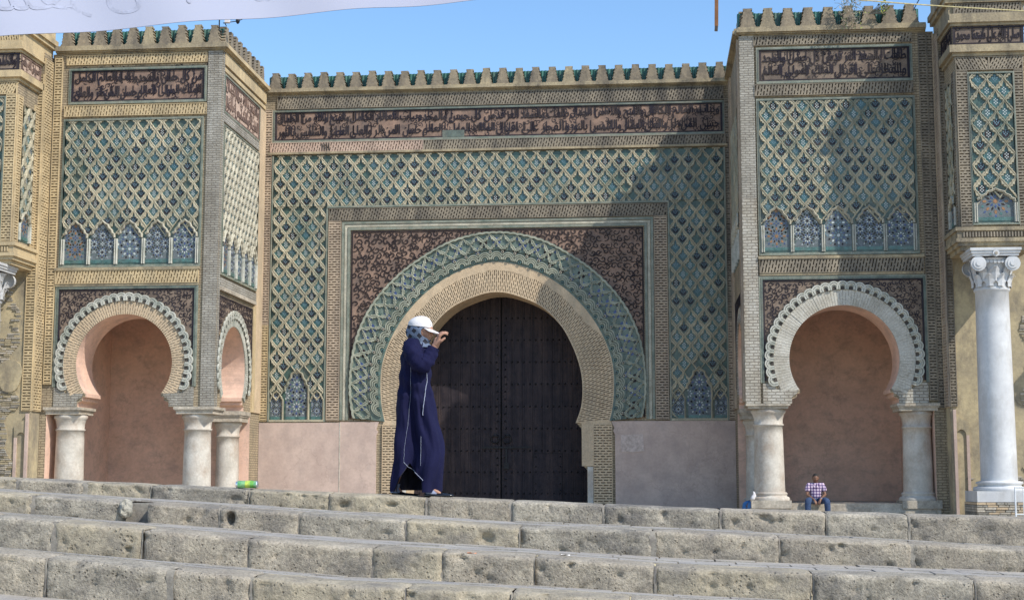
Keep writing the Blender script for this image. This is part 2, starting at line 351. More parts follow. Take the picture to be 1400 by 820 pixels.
def mosaic(T, pts, parent, R, pal, uc, v0, green=.1):
    """a blind niche filled with cut-tile mosaic"""
    b = MB()
    prism(b, T, pts, 0, .006, m_mosg)
    def ins(x, y):
        c = False; n = len(pts)
        for i in range(n):
            (xa, ya), (xb, yb) = pts[i], pts[(i+1) % n]
            if (ya > y) != (yb > y) and x < (xb-xa)*(y-ya)/(yb-ya)+xa: c = not c
        return c
    us = [p[0] for p in pts]; vs = [p[1] for p in pts]
    if green: box(b, T, min(us), max(us), v0, v0+green, .006, .012, m_teal2)
    for j in range(int((max(vs)-v0)/R/1.0)+2):
        for i in range(-3, 4):
            if (i+j) % 2: continue
            rosette(b, T, uc+i*R, v0+green+R*.9+j*R, R*.95, ins, pal)
    return b.build('mosaic_niche', parent)
PAL = [(m_blue, m_white, m_teal2, m_black), (m_amber, m_blue, m_black, m_teal2), (m_white, m_sky, m_blue, m_black), (m_black, m_white, m_blue, m_teal)]
def niche_pts(uc, hw, v0, vs, vt):
    P = [(uc-hw, v0), (uc+hw, v0), (uc+hw, vs)]
    r = [(.98, .22), (.80, .30), (.76, .45), (.52, .60), (.44, .78), (.20, .86), (0, 1)]
    P += [(uc+hw*x, vs+(vt-vs)*y) for x, y in r]
    P += [(uc-hw*x, vs+(vt-vs)*y) for x, y in r[-2::-1]]
    P += [(uc-hw, vs)]
    return P

# ------------------------------------------------------------------ arabesque scrolls
def arabesque(b, T, u0, u1, v0, v1, p, inside, m, w=.018, dens=1.0):
    ny = int((v1-v0)/p)+1; nx = int((u1-u0)/p)+1
    for j in range(ny):
        for i in range(nx):
            cu = u0+(i+.5+(.5 if j % 2 else 0))*p+rnd.uniform(-.18, .18)*p; cv = v0+(j+.5)*p+rnd.uniform(-.18, .18)*p
            if not inside(cu, cv) or rnd.random() > dens: continue
            a0 = rnd.uniform(0, 2*PI); sg = rnd.choice((-1, 1)); turn = rnd.uniform(5.2, 7.0); K = 14
            pts = []; ws = []
            for k in range(K):
                t = k/(K-1); r = p*(.53-.45*t); a = a0+sg*turn*t
                pts.append((cu+r*math.cos(a), cv+r*math.sin(a))); ws.append(p*(.032+.045*math.sin(PI*min(1, t*.9+.1)))+(p*.05 if k >= K-2 else 0))
            if not all(inside(*q) for q in pts):
                pts = [q for q in pts if inside(*q)]
                if len(pts) < 3: continue
                ws = ws[:len(pts)]
            taper(b, T, pts, ws, 0, w+rnd.uniform(-.003, .003), m)
            # leaf off the scroll
            a = a0+rnd.uniform(1, 5); q0 = (cu+.45*p*math.cos(a), cv+.45*p*math.sin(a)); a += rnd.uniform(-.7, .7)
            q = [(q0[0]+t*p*.7*math.cos(a+t*.9), q0[1]+t*p*.7*math.sin(a+t*.9)) for t in (0, .35, .7, 1)]
            if all(inside(*z) for z in q): taper(b, T, q, [.02*p, .085*p, .06*p, .01*p], 0, w, m)

# ------------------------------------------------------------------ Arabic lettering (joined presentation forms, laid out left to right)
AR = {}
def _ar(ch, base, n): AR[ch] = (base, n)
for ch, base, n in (('ا', 0xFE8D, 2), ('ب', 0xFE8F, 4), ('ة', 0xFE93, 2), ('ت', 0xFE95, 4), ('ج', 0xFE9D, 4), ('ح', 0xFEA1, 4), ('خ', 0xFEA5, 4),
                    ('د', 0xFEA9, 2), ('ر', 0xFEAD, 2), ('ز', 0xFEAF, 2), ('س', 0xFEB1, 4), ('ش', 0xFEB5, 4), ('ص', 0xFEB9, 4), ('ط', 0xFEC1, 4),
                    ('ع', 0xFEC9, 4), ('ف', 0xFED1, 4), ('ق', 0xFED5, 4), ('ك', 0xFED9, 4), ('ل', 0xFEDD, 4), ('م', 0xFEE1, 4), ('ن', 0xFEE5, 4),
                    ('ه', 0xFEE9, 4), ('و', 0xFEED, 2), ('ى', 0xFEEF, 2), ('ي', 0xFEF1, 4)): _ar(ch, base, n)
def shape(s):
    out = []
    for i, ch in enumerate(s):
        if ch not in AR: out.append(ch); continue
        base, n = AR[ch]
        prev = i > 0 and s[i-1] in AR and AR[s[i-1]][1] == 4
        nxt = i+1 < len(s) and s[i+1] in AR and n == 4
        f = 3 if (prev and nxt) else 2 if nxt else 1 if prev else 0
        out.append(chr(base+f))
    return ''.join(reversed(out))
def letters(b, T, s, u0, u1, v0, v1, w0, w1, m, bold=.0, raw=False, sides=True):
    c = bpy.data.curves.new('lettering', 'FONT'); c.body = s if raw else shape(s); c.resolution_u = 3
    o = bpy.data.objects.new('lettering', c); COL.objects.link(o); bpy.context.view_layer.update()
    me = bpy.data.meshes.new_from_object(o); bpy.data.objects.remove(o)
    xs = [v.co.x for v in me.vertices]; ys = [v.co.y for v in me.vertices]
    if not xs: return
    x0, x1, y0, y1 = min(xs), max(xs), min(ys), max(ys)
    f = lambda x, y, w, dx, dy: T(u0+(x-x0)/(x1-x0)*(u1-u0)+dx, v0+(y-y0)/(y1-y0)*(v1-v0)+dy, w)
    cnt = {}
    for p in me.polygons:
        for k in p.edge_keys: cnt[k] = cnt.get(k, 0)+1
    for n, (dx, dy) in enumerate(((0, 0), (bold, .3*bold), (-bold, -.2*bold)) if bold else ((0, 0),)):
        ww = w1-n*.0015
        b.add([f(v.co.x, v.co.y, ww, dx, dy) for v in me.vertices], [tuple(p.vertices) for p in me.polygons], m)
        if sides:
            for (i, j), q in cnt.items():
                if q == 1:
                    A, B = me.vertices[i].co, me.vertices[j].co
                    b.add([f(A.x, A.y, w0, dx, dy), f(B.x, B.y, w0, dx, dy), f(B.x, B.y, ww, dx, dy), f(A.x, A.y, ww, dx, dy)], [(0, 1, 2, 3)], m)
    bpy.data.meshes.remove(me)
LINES_TOP = ['طلعت والسعد العز قد', 'والفتح والله من الجمال', 'وبباب العالم الكامل', 'من كل حسن والمجد']
LINES_BOT = ['والفجر على اقبال', 'العصر والشمس بالنور', 'حسن المنظر والعلى', 'الملك المولى العالم']
def inscription(T, u0, u1, v0, v1, parent, rows=2, seed=0, ground=None, gm=None, words=None):
    r = random.Random(seed)
    b = MB(); box(b, T, u0, u1, v0, v1, 0, .005, ground or m_ground_t); b.build('inscription_ground', parent)
    b = MB(); M1 = gm or m_blackb
    e = .045
    for (a, c, d, f) in ((u0, u1, v0, v0+e), (u0, u1, v1-e, v1), (u0, u0+e*1.6, v0+e, v1-e), (u1-e*1.6, u1, v0+e, v1-e)): box(b, T, a, c, d, f, .005, .028, M1)
    H = (v1-v0-2*e)/rows
    L = H*5.6 if rows > 1 else (u1-u0-4*e)
    for j in range(rows):
        n = max(1, int(round((u1-u0-4*e)/L))); w = (u1-u0-4*e)/n
        va = v0+e+j*H
        for i in range(n):
            s = (words or (LINES_TOP if j else LINES_BOT))[(i+seed) % (len(words) if words else 4)]
            ua = u0+2*e+i*w
            letters(b, T, s, ua+w*.01, ua+w*.99, va+H*.03, va+H*.99, .005, .026+.002*(j % 2), M1, bold=.009)
            # tall ascenders running through, as in monumental script
            for q in range(int(w/(H*.55)) if rows > 1 else 4):
                x = ua+r.uniform(.03, .97)*w; box(b, T, x-.014, x+.014, va+H*r.uniform(.25, .4), va+H*.98, .005, .022, M1)
    arabesque(b, T, u0+e, u1-e, v0+e, v1-e, .17, lambda x, y: True, M1, w=.014, dens=.38)
    b.build('inscription', parent)

# ------------------------------------------------------------------ merlons, roof tiles
def merlon_mesh():
    b = MB(); T = lambda u, v, w: (u, -w, v)
    P = []
    h = .240
    for i in range(5):
        P += [(h, .05+i*.092), (h-.062, .05+(i+1)*.092-.004)]; h -= .021
    P += [(.128, .51), (.128, .56)]
    pts = [(-.262, 0), (.262, 0)]+P+[(-x, y) for x, y in reversed(P)]
    prism(b, T, pts, -.24, 0, m_merl, back=True)
    return b.mesh('merlon')
MERLON = [merlon_mesh()]
for k in range(3):
    me = MERLON[0].copy()
    for v in me.vertices:
        v.co += Vector((rnd.uniform(-.011, .011), 0, rnd.uniform(-.010, .010)))
    me.materials.clear(); me.materials.append((m_merl, m_merl, m_band)[k]); MERLON.append(me)
def parapet(T, u0, u1, z0, parent, n, rotz=0, sc_=1.0):
    p = (u1-u0)/n
    for i in range(n):
        inst('merlon', rnd.choice(MERLON), T(u0+(i+.5)*p, z0, 0.0), parent, rotz+rnd.uniform(-.02, .02), (p/.535*rnd.uniform(.88, .97), 1, sc_*rnd.uniform(.965, 1.03)))
    b = MB()          # glazed roof tiles behind the merlons, sloping back and down from a ridge
    box(b, T, u0, u1, z0, z0+.50*sc_, -.42, -.26, m_roofg)
    k = int((u1-u0)/.115)
    for i in range(k):
        c = u0+(i+.5)*(u1-u0)/k; r = .038
        for row in range(3):
            za = z0+.02+row*.155*sc_; zb = za+.175*sc_; ex = .02*(2-row)
            pts = [(c+r*math.cos(t), r*.7*math.sin(t)) for t in (0, .8, 1.57, 2.34, PI)]
            vs = [T(x, za, -.26+y+ex+.015) for x, y in pts]+[T(x, zb, -.26+y*.8+ex) for x, y in pts]
            b.add(vs, [(q, q+1, q+6, q+5) for q in range(4)], m_roofg, True)
    b.build('roof_tiles', parent, kind='stuff')
def cornice(b, T, u0, u1, z0, m, e0=0, e1=0, k=.8, steps=((0, .05, .03), (.05, .10, .10), (.10, .22, .17), (.22, .30, .13))):
    for a, c, w in steps: box(b, T, u0-e0*w, u1+e1*w, z0+a*k, z0+c*k, -.0, w, m, True)

# ------------------------------------------------------------------ columns
def column(x, y, z0, z1, r0, r1, parent, base=True, m=None, zb=0.0):
    m = m or m_colst; b = MB()
    prof = [(r0*1.0, z0+.22 if base else z0)]
    H = z1-z0
    for k in range(1, 9):
        t = k/8; prof.append((r0+(r1-r0)*t, prof[0][1]+(z1-.5-prof[0][1])*t))
    prof += [(r1+.03, z1-.49), (r1+.035, z1-.45), (r1, z1-.43), (r1+.01, z1-.30), (r1+.05, z1-.16), (r1+.09, z1-.12), (r1+.09, z1-.05), (r1+.05, z1-.02), (r1+.10, z1)]
    lathe(b, x, y, prof, m); sh = b.build('column', parent)
    if base:
        b = MB(); r = r0
        lathe(b, x, y, [(r+.12, z0-.02), (r+.13, z0+.04), (r+.10, z0+.09), (r+.045, z0+.11), (r+.045, z0+.15), (r+.07, z0+.18), (r+.03, z0+.222)], m)
        s = r+.12
        wbox(b, x-s, x+s, y-s, y+s, zb, z0-.0, m_imp)
        b.build('column_base', sh)
    return sh
def impost(p, x0, x1, y0, y1, z0, z1, m):
    h = (z1-z0); b = MB()
    for k, (e, a, c) in enumerate(((.0, 0, .45), (.03, .45, .62), (.06, .62, 1.0))):
        wbox(b, x0-e, x1+e, y0-e, y1+e, z0+a*h, z0+c*h, m)
    b.build('impost', p)
#END_LIB

# ------------------------------------------------------------------ curves of the great arch
def resample(P, N=120):
    D = []
    for i in range(len(P)-1):
        p0 = P[max(i-1, 0)] if i else (-P[1][0], P[1][1]); p1, p2 = P[i], P[i+1]; p3 = P[i+2] if i+2 < len(P) else (2*p2[0]-p1[0], 2*p2[1]-p1[1])
        for k in range(12):
            t = k/12
            D.append(tuple(.5*((2*p1[q])+(-p0[q]+p2[q])*t+(2*p0[q]-5*p1[q]+4*p2[q]-p3[q])*t*t+(-p0[q]+3*p1[q]-3*p2[q]+p3[q])*t**3) for q in (0, 1)))
    D.append(P[-1]); s = [0]
    for a, c in zip(D, D[1:]): s.append(s[-1]+math.dist(a, c))
    out = []; j = 0
    for i in range(N+1):
        t = s[-1]*i/N
        while j < len(s)-2 and s[j+1] < t: j += 1
        f = (t-s[j])/((s[j+1]-s[j]) or 1); out.append((D[j][0]+f*(D[j+1][0]-D[j][0]), D[j][1]+f*(D[j+1][1]-D[j][1])))
    return out, s[-1]
X0 = -.17
OPEN, LO = resample([(0, 7.24), (.62, 7.13), (1.45, 6.76), (2.08, 6.15), (2.47, 5.46), (2.71, 4.78), (2.79, 4.19), (2.75, 3.52), (2.57, 2.98)])
BRK, LB = resample([(0, 8.2), (.97, 8.0), (1.83, 7.58), (2.55, 6.99), (3.13, 6.28), (3.52, 5.55), (3.73, 4.85), (3.77, 4.15), (3.72, 3.50), (3.62, 3.05)])
ARC, LA = resample([(0, 9.14), (1.42, 8.88), (2.66, 8.19), (3.46, 7.52), (4.05, 6.80), (4.45, 6.02), (4.67, 5.2), (4.745, 4.22), (4.70, 3.6), (4.61, 3.15)])
def crv(C, s):
    a = min(abs(s), 1)*120; i = min(int(a), 119); f = a-i
    x = C[i][0]+f*(C[i+1][0]-C[i][0]); z = C[i][1]+f*(C[i+1][1]-C[i][1])
    return (X0+(x if s >= 0 else -x), z)
def warp(A, B, w0=0):
    def T(u, v, w):
        a = crv(A, u); c = crv(B, u); return (a[0]+(c[0]-a[0])*v, -w-w0, a[1]+(c[1]-a[1])*v)
    return T
def in_poly(P):
    def f(x, y):
        c = False; n = len(P)
        for i in range(n):
            (xa, ya), (xb, yb) = P[i], P[(i+1) % n]
            if (ya > y) != (yb > y) and x < (xb-xa)*(y-ya)/(yb-ya)+xa: c = not c
        return c
    return f
F0 = FR(0)
# ================================================================== THE GATE
gate = empty('gateway', (X0, 0, 0), 'central gate wall with huge horseshoe arch, dark studded doors and green lattice tilework', 'gateway')
b = MB()
P = [(-7.93, 0), (-7.93, 13.95), (7.42, 13.95), (7.42, 0), (X0+2.90, 0), (X0+2.90, 1.5), (X0+2.78, 1.62), (X0+2.74, 2.1), (X0+2.72, 2.8)]
P += [crv(OPEN, 1-k/60) for k in range(120+1)]
P += [(X0-2.72, 2.8), (X0-2.74, 2.1), (X0-2.78, 1.62), (X0-2.90, 1.5), (X0-2.90, 0)]
prism(b, F0, P, -1.6, 0, m_body, side=m_tan, back=True)
b.build('wall', gate)
# cornice + parapet
b = MB(); cornice(b, F0, -7.9, 7.4, 13.92, m_band, k=.62); b.build('cornice', gate)
parapet(FR(-.03), -7.88, 7.38, 14.08, gate, 28, sc_=1.03)
# top brick band, trim
b = MB(); slotted(b, F0, -7.5, 7.2, 13.44, 13.84, 'v', .088, .052, .14, .05, .055, m_grey, m_slotg, slant=.12); b.build('brick_band', gate)
def frame(T, u0, u1, v0, v1, e, w, m, parent, name='tile_trim', bottom=True):
    b = MB()
    box(b, T, u0-e, u0, v0-(e if bottom else 0), v1+e, 0, w, m); box(b, T, u1, u1+e, v0-(e if bottom else 0), v1+e, 0, w, m)
    box(b, T, u0, u1, v1, v1+e, 0, w, m)
    if bottom: box(b, T, u0, u1, v0-e, v0, 0, w, m)
    e2 = e*.4
    box(b, T, u0-e2, u0-.002, v0, v1+e2, w, w+.018, m_trim2); box(b, T, u1+.002, u1+e2, v0, v1+e2, w, w+.018, m_trim2); box(b, T, u0, u1, v1+.002, v1+e2, w, w+.018, m_trim2)
    return b.build(name, parent)
inscription(FR(0), -7.60, 7.18, 12.36, 13.32, gate, 2, 1)
frame(F0, -7.60, 7.18, 12.36, 13.32, .075, .035, m_trim, gate)
b = MB(); (xa_, za_), (xb_, zb_) = at(605, 188, 0), at(635, 178, 0); box(b, F0, xa_, xb_, za_, zb_, .0, .034, m_trim2); b.build('turquoise_patch', gate)
b = MB(); (xa_, za_), (xb_, zb_) = at(440, 207, 0), at(453, 197, 0)
for k in range(4): box(b, F0, xa_+k*.075, xa_+k*.075+.045, za_, zb_, .0, .082, m_slotg)
b.build('mended_bricks', gate, kind='stuff')
b = MB(); slotted(b, F0, -7.72, -2.62, 11.97, 12.26, 'v', .088, .055, .13, .05, .075, m_pinkb, m_slot, slant=.07)
slotted(b, F0, -2.58, 7.25, 11.97, 12.26, 'v', .088, .055, .13, .05, .07, m_grey, m_slotg, slant=.07)
box(b, F0, -7.8, 7.32, 11.88, 11.95, 0, .10, m_band); b.build('brick_band', gate)
# side strips of bricks
for u0, u1 in ((-7.9, -7.70), (7.25, 7.40)):
    b = MB(); slotted(b, F0, u0, u1, 3.1, 6.2, 'h', .083, .05, .2, .05, .05, m_gold if u0 < 0 else m_rose)
    slotted(b, F0, u0, u1, 6.24, 13.4, 'h', .083, .05, .2, .05, .05, m_rose if u0 < 0 else m_grey, m_slotg); b.build('brick_strip', gate)
# lattice panel: back plate (teal glaze), ribs, tiles
PU0, PU1, PV0, PV1 = -7.60, 7.18, 3.08, 11.84
fo = (-5.78, 5.40, 10.10)
def in_lat(u, v):
    if fo[0] < u < fo[1] and v < fo[2]: return False
    for a, c in ((-7.60, -5.80), (5.42, 7.18)):
        if a <= u <= c and v < 4.95:
            m_ = (a+c)/2; hw = .40
            if abs(u-m_) < hw and v < 4.72-.75*max(0, abs(u-m_)-.12): return False
            if abs(u-m_) >= hw and v < 3.98-.3*abs(abs(u-m_)-.66): return False
    return True
b = MB()
box(b, F0, PU0, PU1, fo[2], PV1, 0, .008, m_teal); box(b, F0, PU0, fo[0], PV0, fo[2], 0, .008, m_teal); box(b, F0, fo[1], PU1, PV0, fo[2], 0, .008, m_teal)
cells = []
WC = (PU1-PU0)/33; HC = .575
true_ = lambda u, v: True
for q0, q1, q2, q3 in ((PU0, PU1, fo[2]+.02, PV1), (PU0, fo[0], PV0+.06, fo[2]+.02), (fo[1], PU1, PV0+.06, fo[2]+.02)):
    lattice(b, F0, q0, q1, q2, q3, WC, HC, (lambda u, v: True) if q2 > 9 else (lambda u, v: in_lat(u, min(v, 9))), m_rib, cells=cells, ou=PU0, ov=PV0+.06)
panel = b.build('lattice_panel', gate)
put_stars(cells, F0, panel, scale=1.04, w=.010)
for a, c in ((-7.60, -5.80), (5.42, 7.18)):
    m_ = (a+c)/2
    mosaic(FR(-.012), niche_pts(m_, .36, 3.12, 4.05, 4.70), panel, .36, PAL[0], m_, 3.12)
    for s in (-1, 1):
        mosaic(FR(-.012), niche_pts(m_+s*.67, .19, 3.12, 3.7, 4.0), panel, .2, PAL[3], m_+s*.67, 3.12)
    b = MB()
    pp = niche_pts(m_, .39, 3.12, 4.05, 4.76); ribbon(b, F0, pp[1:], rprof(.8, .09), m_rib)
    for s in (-1, 1):
        pp = niche_pts(m_+s*.67, .215, 3.12, 3.7, 4.06); ribbon(b, F0, pp[1:], rprof(.6, .08), m_rib)
    box(b, F0, a, c, 3.05, 3.12, 0, .08, m_rib)
    b.build('niche_rib', panel)
b = MB()
for a, c, v in ((-7.60, -5.80, fo[2]), (5.42, 7.18, fo[2])):
    for u in (a-.05, c): box(b, F0, u, u+.05, 3.05, v if (u == c and a < 0) or (u < a and a > 0) else PV1, 0, .07, m_trim)
box(b, F0, fo[0], fo[1], fo[2]-.04, fo[2]+.02, 0, .085, m_trim)
b.build('tile_trim', gate)
# inner rectangular frame (alfiz)
b = MB()
slotted(b, F0, -5.70, -5.32, 3.1, 9.60, 'h', .083, .05, .19, .05, .07, m_rose)
b.build('brick_strip', gate)
b = MB(); slotted(b, F0, 4.94, 5.32, 3.1, 9.60, 'h', .083, .05, .19, .05, .07, m_rose, m_slotg); b.build('brick_strip', gate)
b = MB(); slotted(b, F0, -5.70, 5.32, 9.65, 10.02, 'v', .088, .052, .14, .05, .07, m_grey, m_slotg, slant=.10); b.build('brick_band', gate)
b = MB()
for k, (e, w) in enumerate(((.30, .05), (.20, .028), (.10, .045))):
    mm = (m_trim, m_ribl, m_trim)[k]
    box(b, F0, -4.98-e, -4.98-e+.085, 3.1, 9.30+e, 0, w, mm); box(b, F0, 4.60+e-.085, 4.60+e, 3.1, 9.30+e, 0, w, mm); box(b, F0, -4.98-e+.087, 4.60+e-.087, 9.30+e-.085, 9.30+e, 0, w, mm)
b.build('tile_trim', gate)
# spandrel with arabesque
arcP = [crv(ARC, -1+k/60) for k in range(121)]
SP = [(-4.96, 3.16), (-4.96, 9.28), (4.58, 9.28), (4.58, 3.16)]+[crv(ARC, 1-k/60) for k in range(121)]
b = MB(); prism(b, F0, SP, 0, .006, m_ground_t); spn = b.build('spandrel', gate)
isp = in_poly(SP)
big = in_poly([crv(ARC, 1-k/60) for k in range(121)])
b = MB()
arabesque(b, F0, -4.94, 4.56, 3.18, 9.26, .225, lambda u, v: -4.94 < u < 4.56 and 3.18 < v < 9.26 and not big(u, v) and isp(u, v), m_black, w=.026)
e = .05
for a, c, d, f in ((-4.96, -4.96+e, 3.16, 9.28), (4.58-e, 4.58, 3.16, 9.28), (-4.96+e, 4.58-e, 9.28-e, 9.28)): box(b, F0, a, c, d, f, .006, .03, m_black)
b.build('arabesque', spn)
# archivolt (lattice band following the arch)
TA = warp(BRK, ARC)
LM = (LB+LA)/2
b = MB()
def wpoly(b, T, s0, s1, v0, v1, w0, w1, m, n=120):
    vs = []
    for i in range(n+1):
        s = s0+(s1-s0)*i/n; vs += [T(s, v0, w0), T(s, v0, w1), T(s, v1, w1), T(s, v1, w0)]
    b.add(vs, [(4*i+q, 4*i+q+1, 4*i+q+5, 4*i+q+4) for i in range(n) for q in range(3)], m)
wpoly(b, TA, -1, 1, 0, 1, 0, .05, mat('grey_green_glaze', (.15, .19, .15), (.08, .11, .09), 6, rough=.45))
NP = 38; dp = 2.0/NP; PW = LM*dp; TH = .95
TT = lambda u, v, w: TA(u/LM, v/TH, w+.05)       # metric frame around the arch
lattice(b, TT, -LM, LM, .40, .945, PW, .53, lambda u, v: True, m_archr, h=.05, op=1.15)
for i in range(NP):
    c = (-1+(i+1)*dp)*LM; h = PW/2
    for r, hh in ((.235, .055), (.175, .06), (.115, .065)):
        ribbon(b, TT, [(c+r*math.cos(t), .075+r*math.sin(t)*1.05) for t in [PI*k/10 for k in range(11)]], [(-.02, 0), (-.02, hh), (.02, hh), (.02, 0)], m_archr)
    disc(b, TT, c, .085, .055, 0, .07, m_teal2); disc(b, TT, c, .085, .028, .07, .075, m_black)
    disc(b, TT, c+h, .33, .045, 0, .06, m_ribl); disc(b, TT, c+h, .33, .026, .06, .065, m_black)
    for (cu, cv, s) in ((c, .66, .36), (c+h, .425, .26), (c+h, .86, .22)):
        q = .068*s; mm = rnd.choice((m_white, m_sky, m_white)); dd = rnd.choice((m_blue, m_black, m_teal, m_blue))
        prism(b, TT, [(cu+s*.36*math.cos(t), cv+s*.42*math.sin(t)) for t in [PI*k/4 for k in range(8)]], 0, .012, dd)
        for dx, dy in ((-1, -1), (1, -1), (1, 1), (-1, 1), (0, 0), (0, 2), (0, -2)):
            x, y = cu+dx*s*.12, cv+dy*s*.12; hq = s*.055
            prism(b, TT, [(x-hq, y), (x, y-hq), (x+hq, y), (x, y+hq)], .012, .018, mm)
# scalloped outer border
pts = []
for i in range(NP*2*6+1):
    s = -1+2*i/(NP*2*6); pts.append((s*LM, .955+.022*abs(math.sin(PI*i/6))))
ribbon(b, TT, pts, [(-.035, 0), (-.03, .075), (.03, .075), (.035, 0)], m_archr)
b.build('archivolt', gate)
# radial brick ring
TR = warp(OPEN, BRK)
b = MB(); N = 200
for i in range(N):
    s0 = -1+2*i/N; s1 = s0+2/N; g = (s1-s0)*.19; sc_ = abs((s0+s1)/2)
    top = (.97-.27*max(0, min(1, (.62-sc_)/.12)))+rnd.uniform(-.03, .03)*(sc_ < .6)
    hh = .05+rnd.uniform(-.006, .006)
    box(b, TR, s0, s1, 0, 1, 0, .006, m_slot)
    box(b, TR, s0+g, s1-g, 0.0, top, .006, hh, m_tan)
    if top < .95: box(b, TR, s0, s1, top, 1.0, .006, .053, m_tan)
    else: box(b, TR, s0, s1, top, 1.0, .006, .05, m_tan)
    k = 4; off = (i % 2)*.5
    for q in range(k+1):
        v = (q+off)/k
        if v < top-.02: box(b, TR, s1-g, s1+g, v-.035, v+.035, .006, hh-.004, m_tan)
wpoly(b, TR, -1, 1, -.03, .005, 0, .056, m_tan)
b.build('brick_arch_ring', gate)
for sg in (-1, 1):
    b = MB(); T = (lambda u, v, w, sg=sg: (X0+sg*u, -w, v))
    slotted(b, T, 3.12, 3.68, .02, 2.92, 'h', .083, .052, .2, .045, .05, m_tan)
    box(b, T, 2.73, 3.10, 1.62, 3.0, 0, .045, m_tan); box(b, T, 2.91, 3.09, 0, 1.60, 0, .07, m_colst)
    prism(b, T, [(3.10, 2.94), (3.70, 2.94), (3.62, 3.1), (2.6, 3.02), (2.72, 2.96)], 0, .047, m_tan)
    b.build('brick_pier', gate)
# dado
b = MB(); prism(b, F0, [(-7.92, 0), (-7.92, 3.02), (-5.26, 3.02), (-5.26, 0)], 0, .085, m_dado)
prism(b, F0, [(-5.255, 0), (-5.255, 3.04), (-3.98, 3.04), (-4.06, 2.80), (-4.00, 2.72), (-4.06, 2.6), (-4.06, 0)][::-1], 0, .06, m_dado)
box(b, F0, -5.262, -5.236, 0, 3.02, .0, .094, m_lime)
b.build('plaster_dado', gate)
b = MB(); prism(b, F0, [(3.62, 0), (3.62, 2.6), (3.56, 2.74), (3.60, 2.82), (3.5, 3.04), (7.41, 3.04), (7.41, 0)][::-1], 0, .07, m_dado)
prism(b, FR(-.07), [(3.80, 2.08), (3.80, 2.60), (4.50, 2.62), (4.54, 2.10), (4.2, 2.05)][::-1], 0, .02, mat('patched_plaster', (.56, .45, .39), (.44, .35, .30), 8, bscale=10))
b.build('plaster_dado', gate)
# doors
DY = 1.55
ROWS = [at(700, y, DY)[1] for y in (407, 435, 465, 495, 525, 555.5, 585.5, 616, 645, 674, 704)]
for sg in (-1, 1):
    leaf = empty('door_leaf', (X0+sg*1.5, DY, 0), parent=gate)
    for k in range(9):
        b = MB(); w = .335; a = X0+sg*(.03+k*w); c = a+sg*(w-.008); a, c = min(a, c), max(a, c)
        wbox(b, a, c, DY+rnd.uniform(0, .006), DY+.08, 0, 7.6, m_wood)
        for q in range(3):
            xx = a+(q+.5)*w/3+rnd.uniform(-.02, .02); wbox(b, xx-.003, xx+.003, DY-.0025, DY, 0, 7.6, m_gap)
        b.build('plank', leaf)
    b = MB()
    def stud(x, z, r=.034):
        n = 8; vs = [(x+r*math.cos(2*PI*i/n), DY+.006, z+r*math.sin(2*PI*i/n)) for i in range(n)]+[(x+r*.6*math.cos(2*PI*i/n), DY-.03, z+r*.6*math.sin(2*PI*i/n)) for i in range(n)]+[(x, DY-.042, z)]
        b.add(vs, [(i, (i+1) % n, n+(i+1) % n, n+i) for i in range(n)]+[(n+i, n+(i+1) % n, 2*n) for i in range(n)], m_iron, True)
    for z in ROWS:
        for k in range(15): stud(X0+sg*(.16+k*.196), z)
    for i in range(len(ROWS)-1):
        for q in (1, 2):
            if ROWS[i] > 7.2: continue
            stud(X0+sg*.13, ROWS[i]+(ROWS[i+1]-ROWS[i])*q/3)
    b.build('studs', leaf, kind='stuff')
    # knocker ring
    b = MB(); kx, kz = X0+sg*.20, at(684, 600, DY)[1]; n = 20; vs = []
    for i in range(n):
        t = 2*PI*i/n
        for q in range(6):
            f = 2*PI*q/6; r = .125+.022*math.cos(f); vs.append((kx+r*math.cos(t), DY-.05-.022*math.sin(f), kz+r*math.sin(t)))
    b.add(vs, [(i*6+q, i*6+(q+1) % 6, ((i+1) % n)*6+(q+1) % 6, ((i+1) % n)*6+q) for i in range(n) for q in range(6)], m_iron, True)
    wbox(b, kx-.05, kx+.05, DY-.06, DY, kz+.09, kz+.17, m_iron)
    b.build('door_knocker', leaf)
    if sg > 0:
        b = MB(); z = at(690, 611.5, DY)[1]
        wbox(b, X0-.66, X0+1.0, DY-.05, DY-.015, z-.022, z+.022, m_iron)
        for x in (-.55, -.12, .3, .85): wbox(b, X0+x-.03, X0+x+.03, DY-.065, DY, z-.04, z+.04, m_iron)
        wbox(b, X0+.14, X0+.20, DY-.04, DY-.004, z-.55, z-.04, m_iron); wbox(b, X0+.08, X0+.26, DY-.07, DY-.004, z-.70, z-.52, m_iron)
        b.build('door_bolt', leaf)
        b = MB(); x0, z1 = at(730, 620, DY); x1 = at(768, 620, DY)[0]
        for a, c, d, f in ((x0-.012, x0, 0, z1), (x1, x1+.012, 0, z1), (x0-.012, x1+.012, z1, z1+.014)): wbox(b, a, c, DY-.014, DY, d, f, m_gap)
        wbox(b, x0, x1, DY-.010, DY, .05, z1-.002, m_wood)
        for x in (x0+.06, x1-.05):
            for z in (z1-.1, z1-.42, z1-.98, z1-1.2): stud(x, z)
        b.build('wicket_door', leaf)
b = MB(); wbox(b, X0-3.2, X0+3.2, DY+.082, DY+.16, 0, 7.7, m_gap); b.build('door_light_block', gate)  # added black sheet behind the planks, keeps sky light out of the gaps

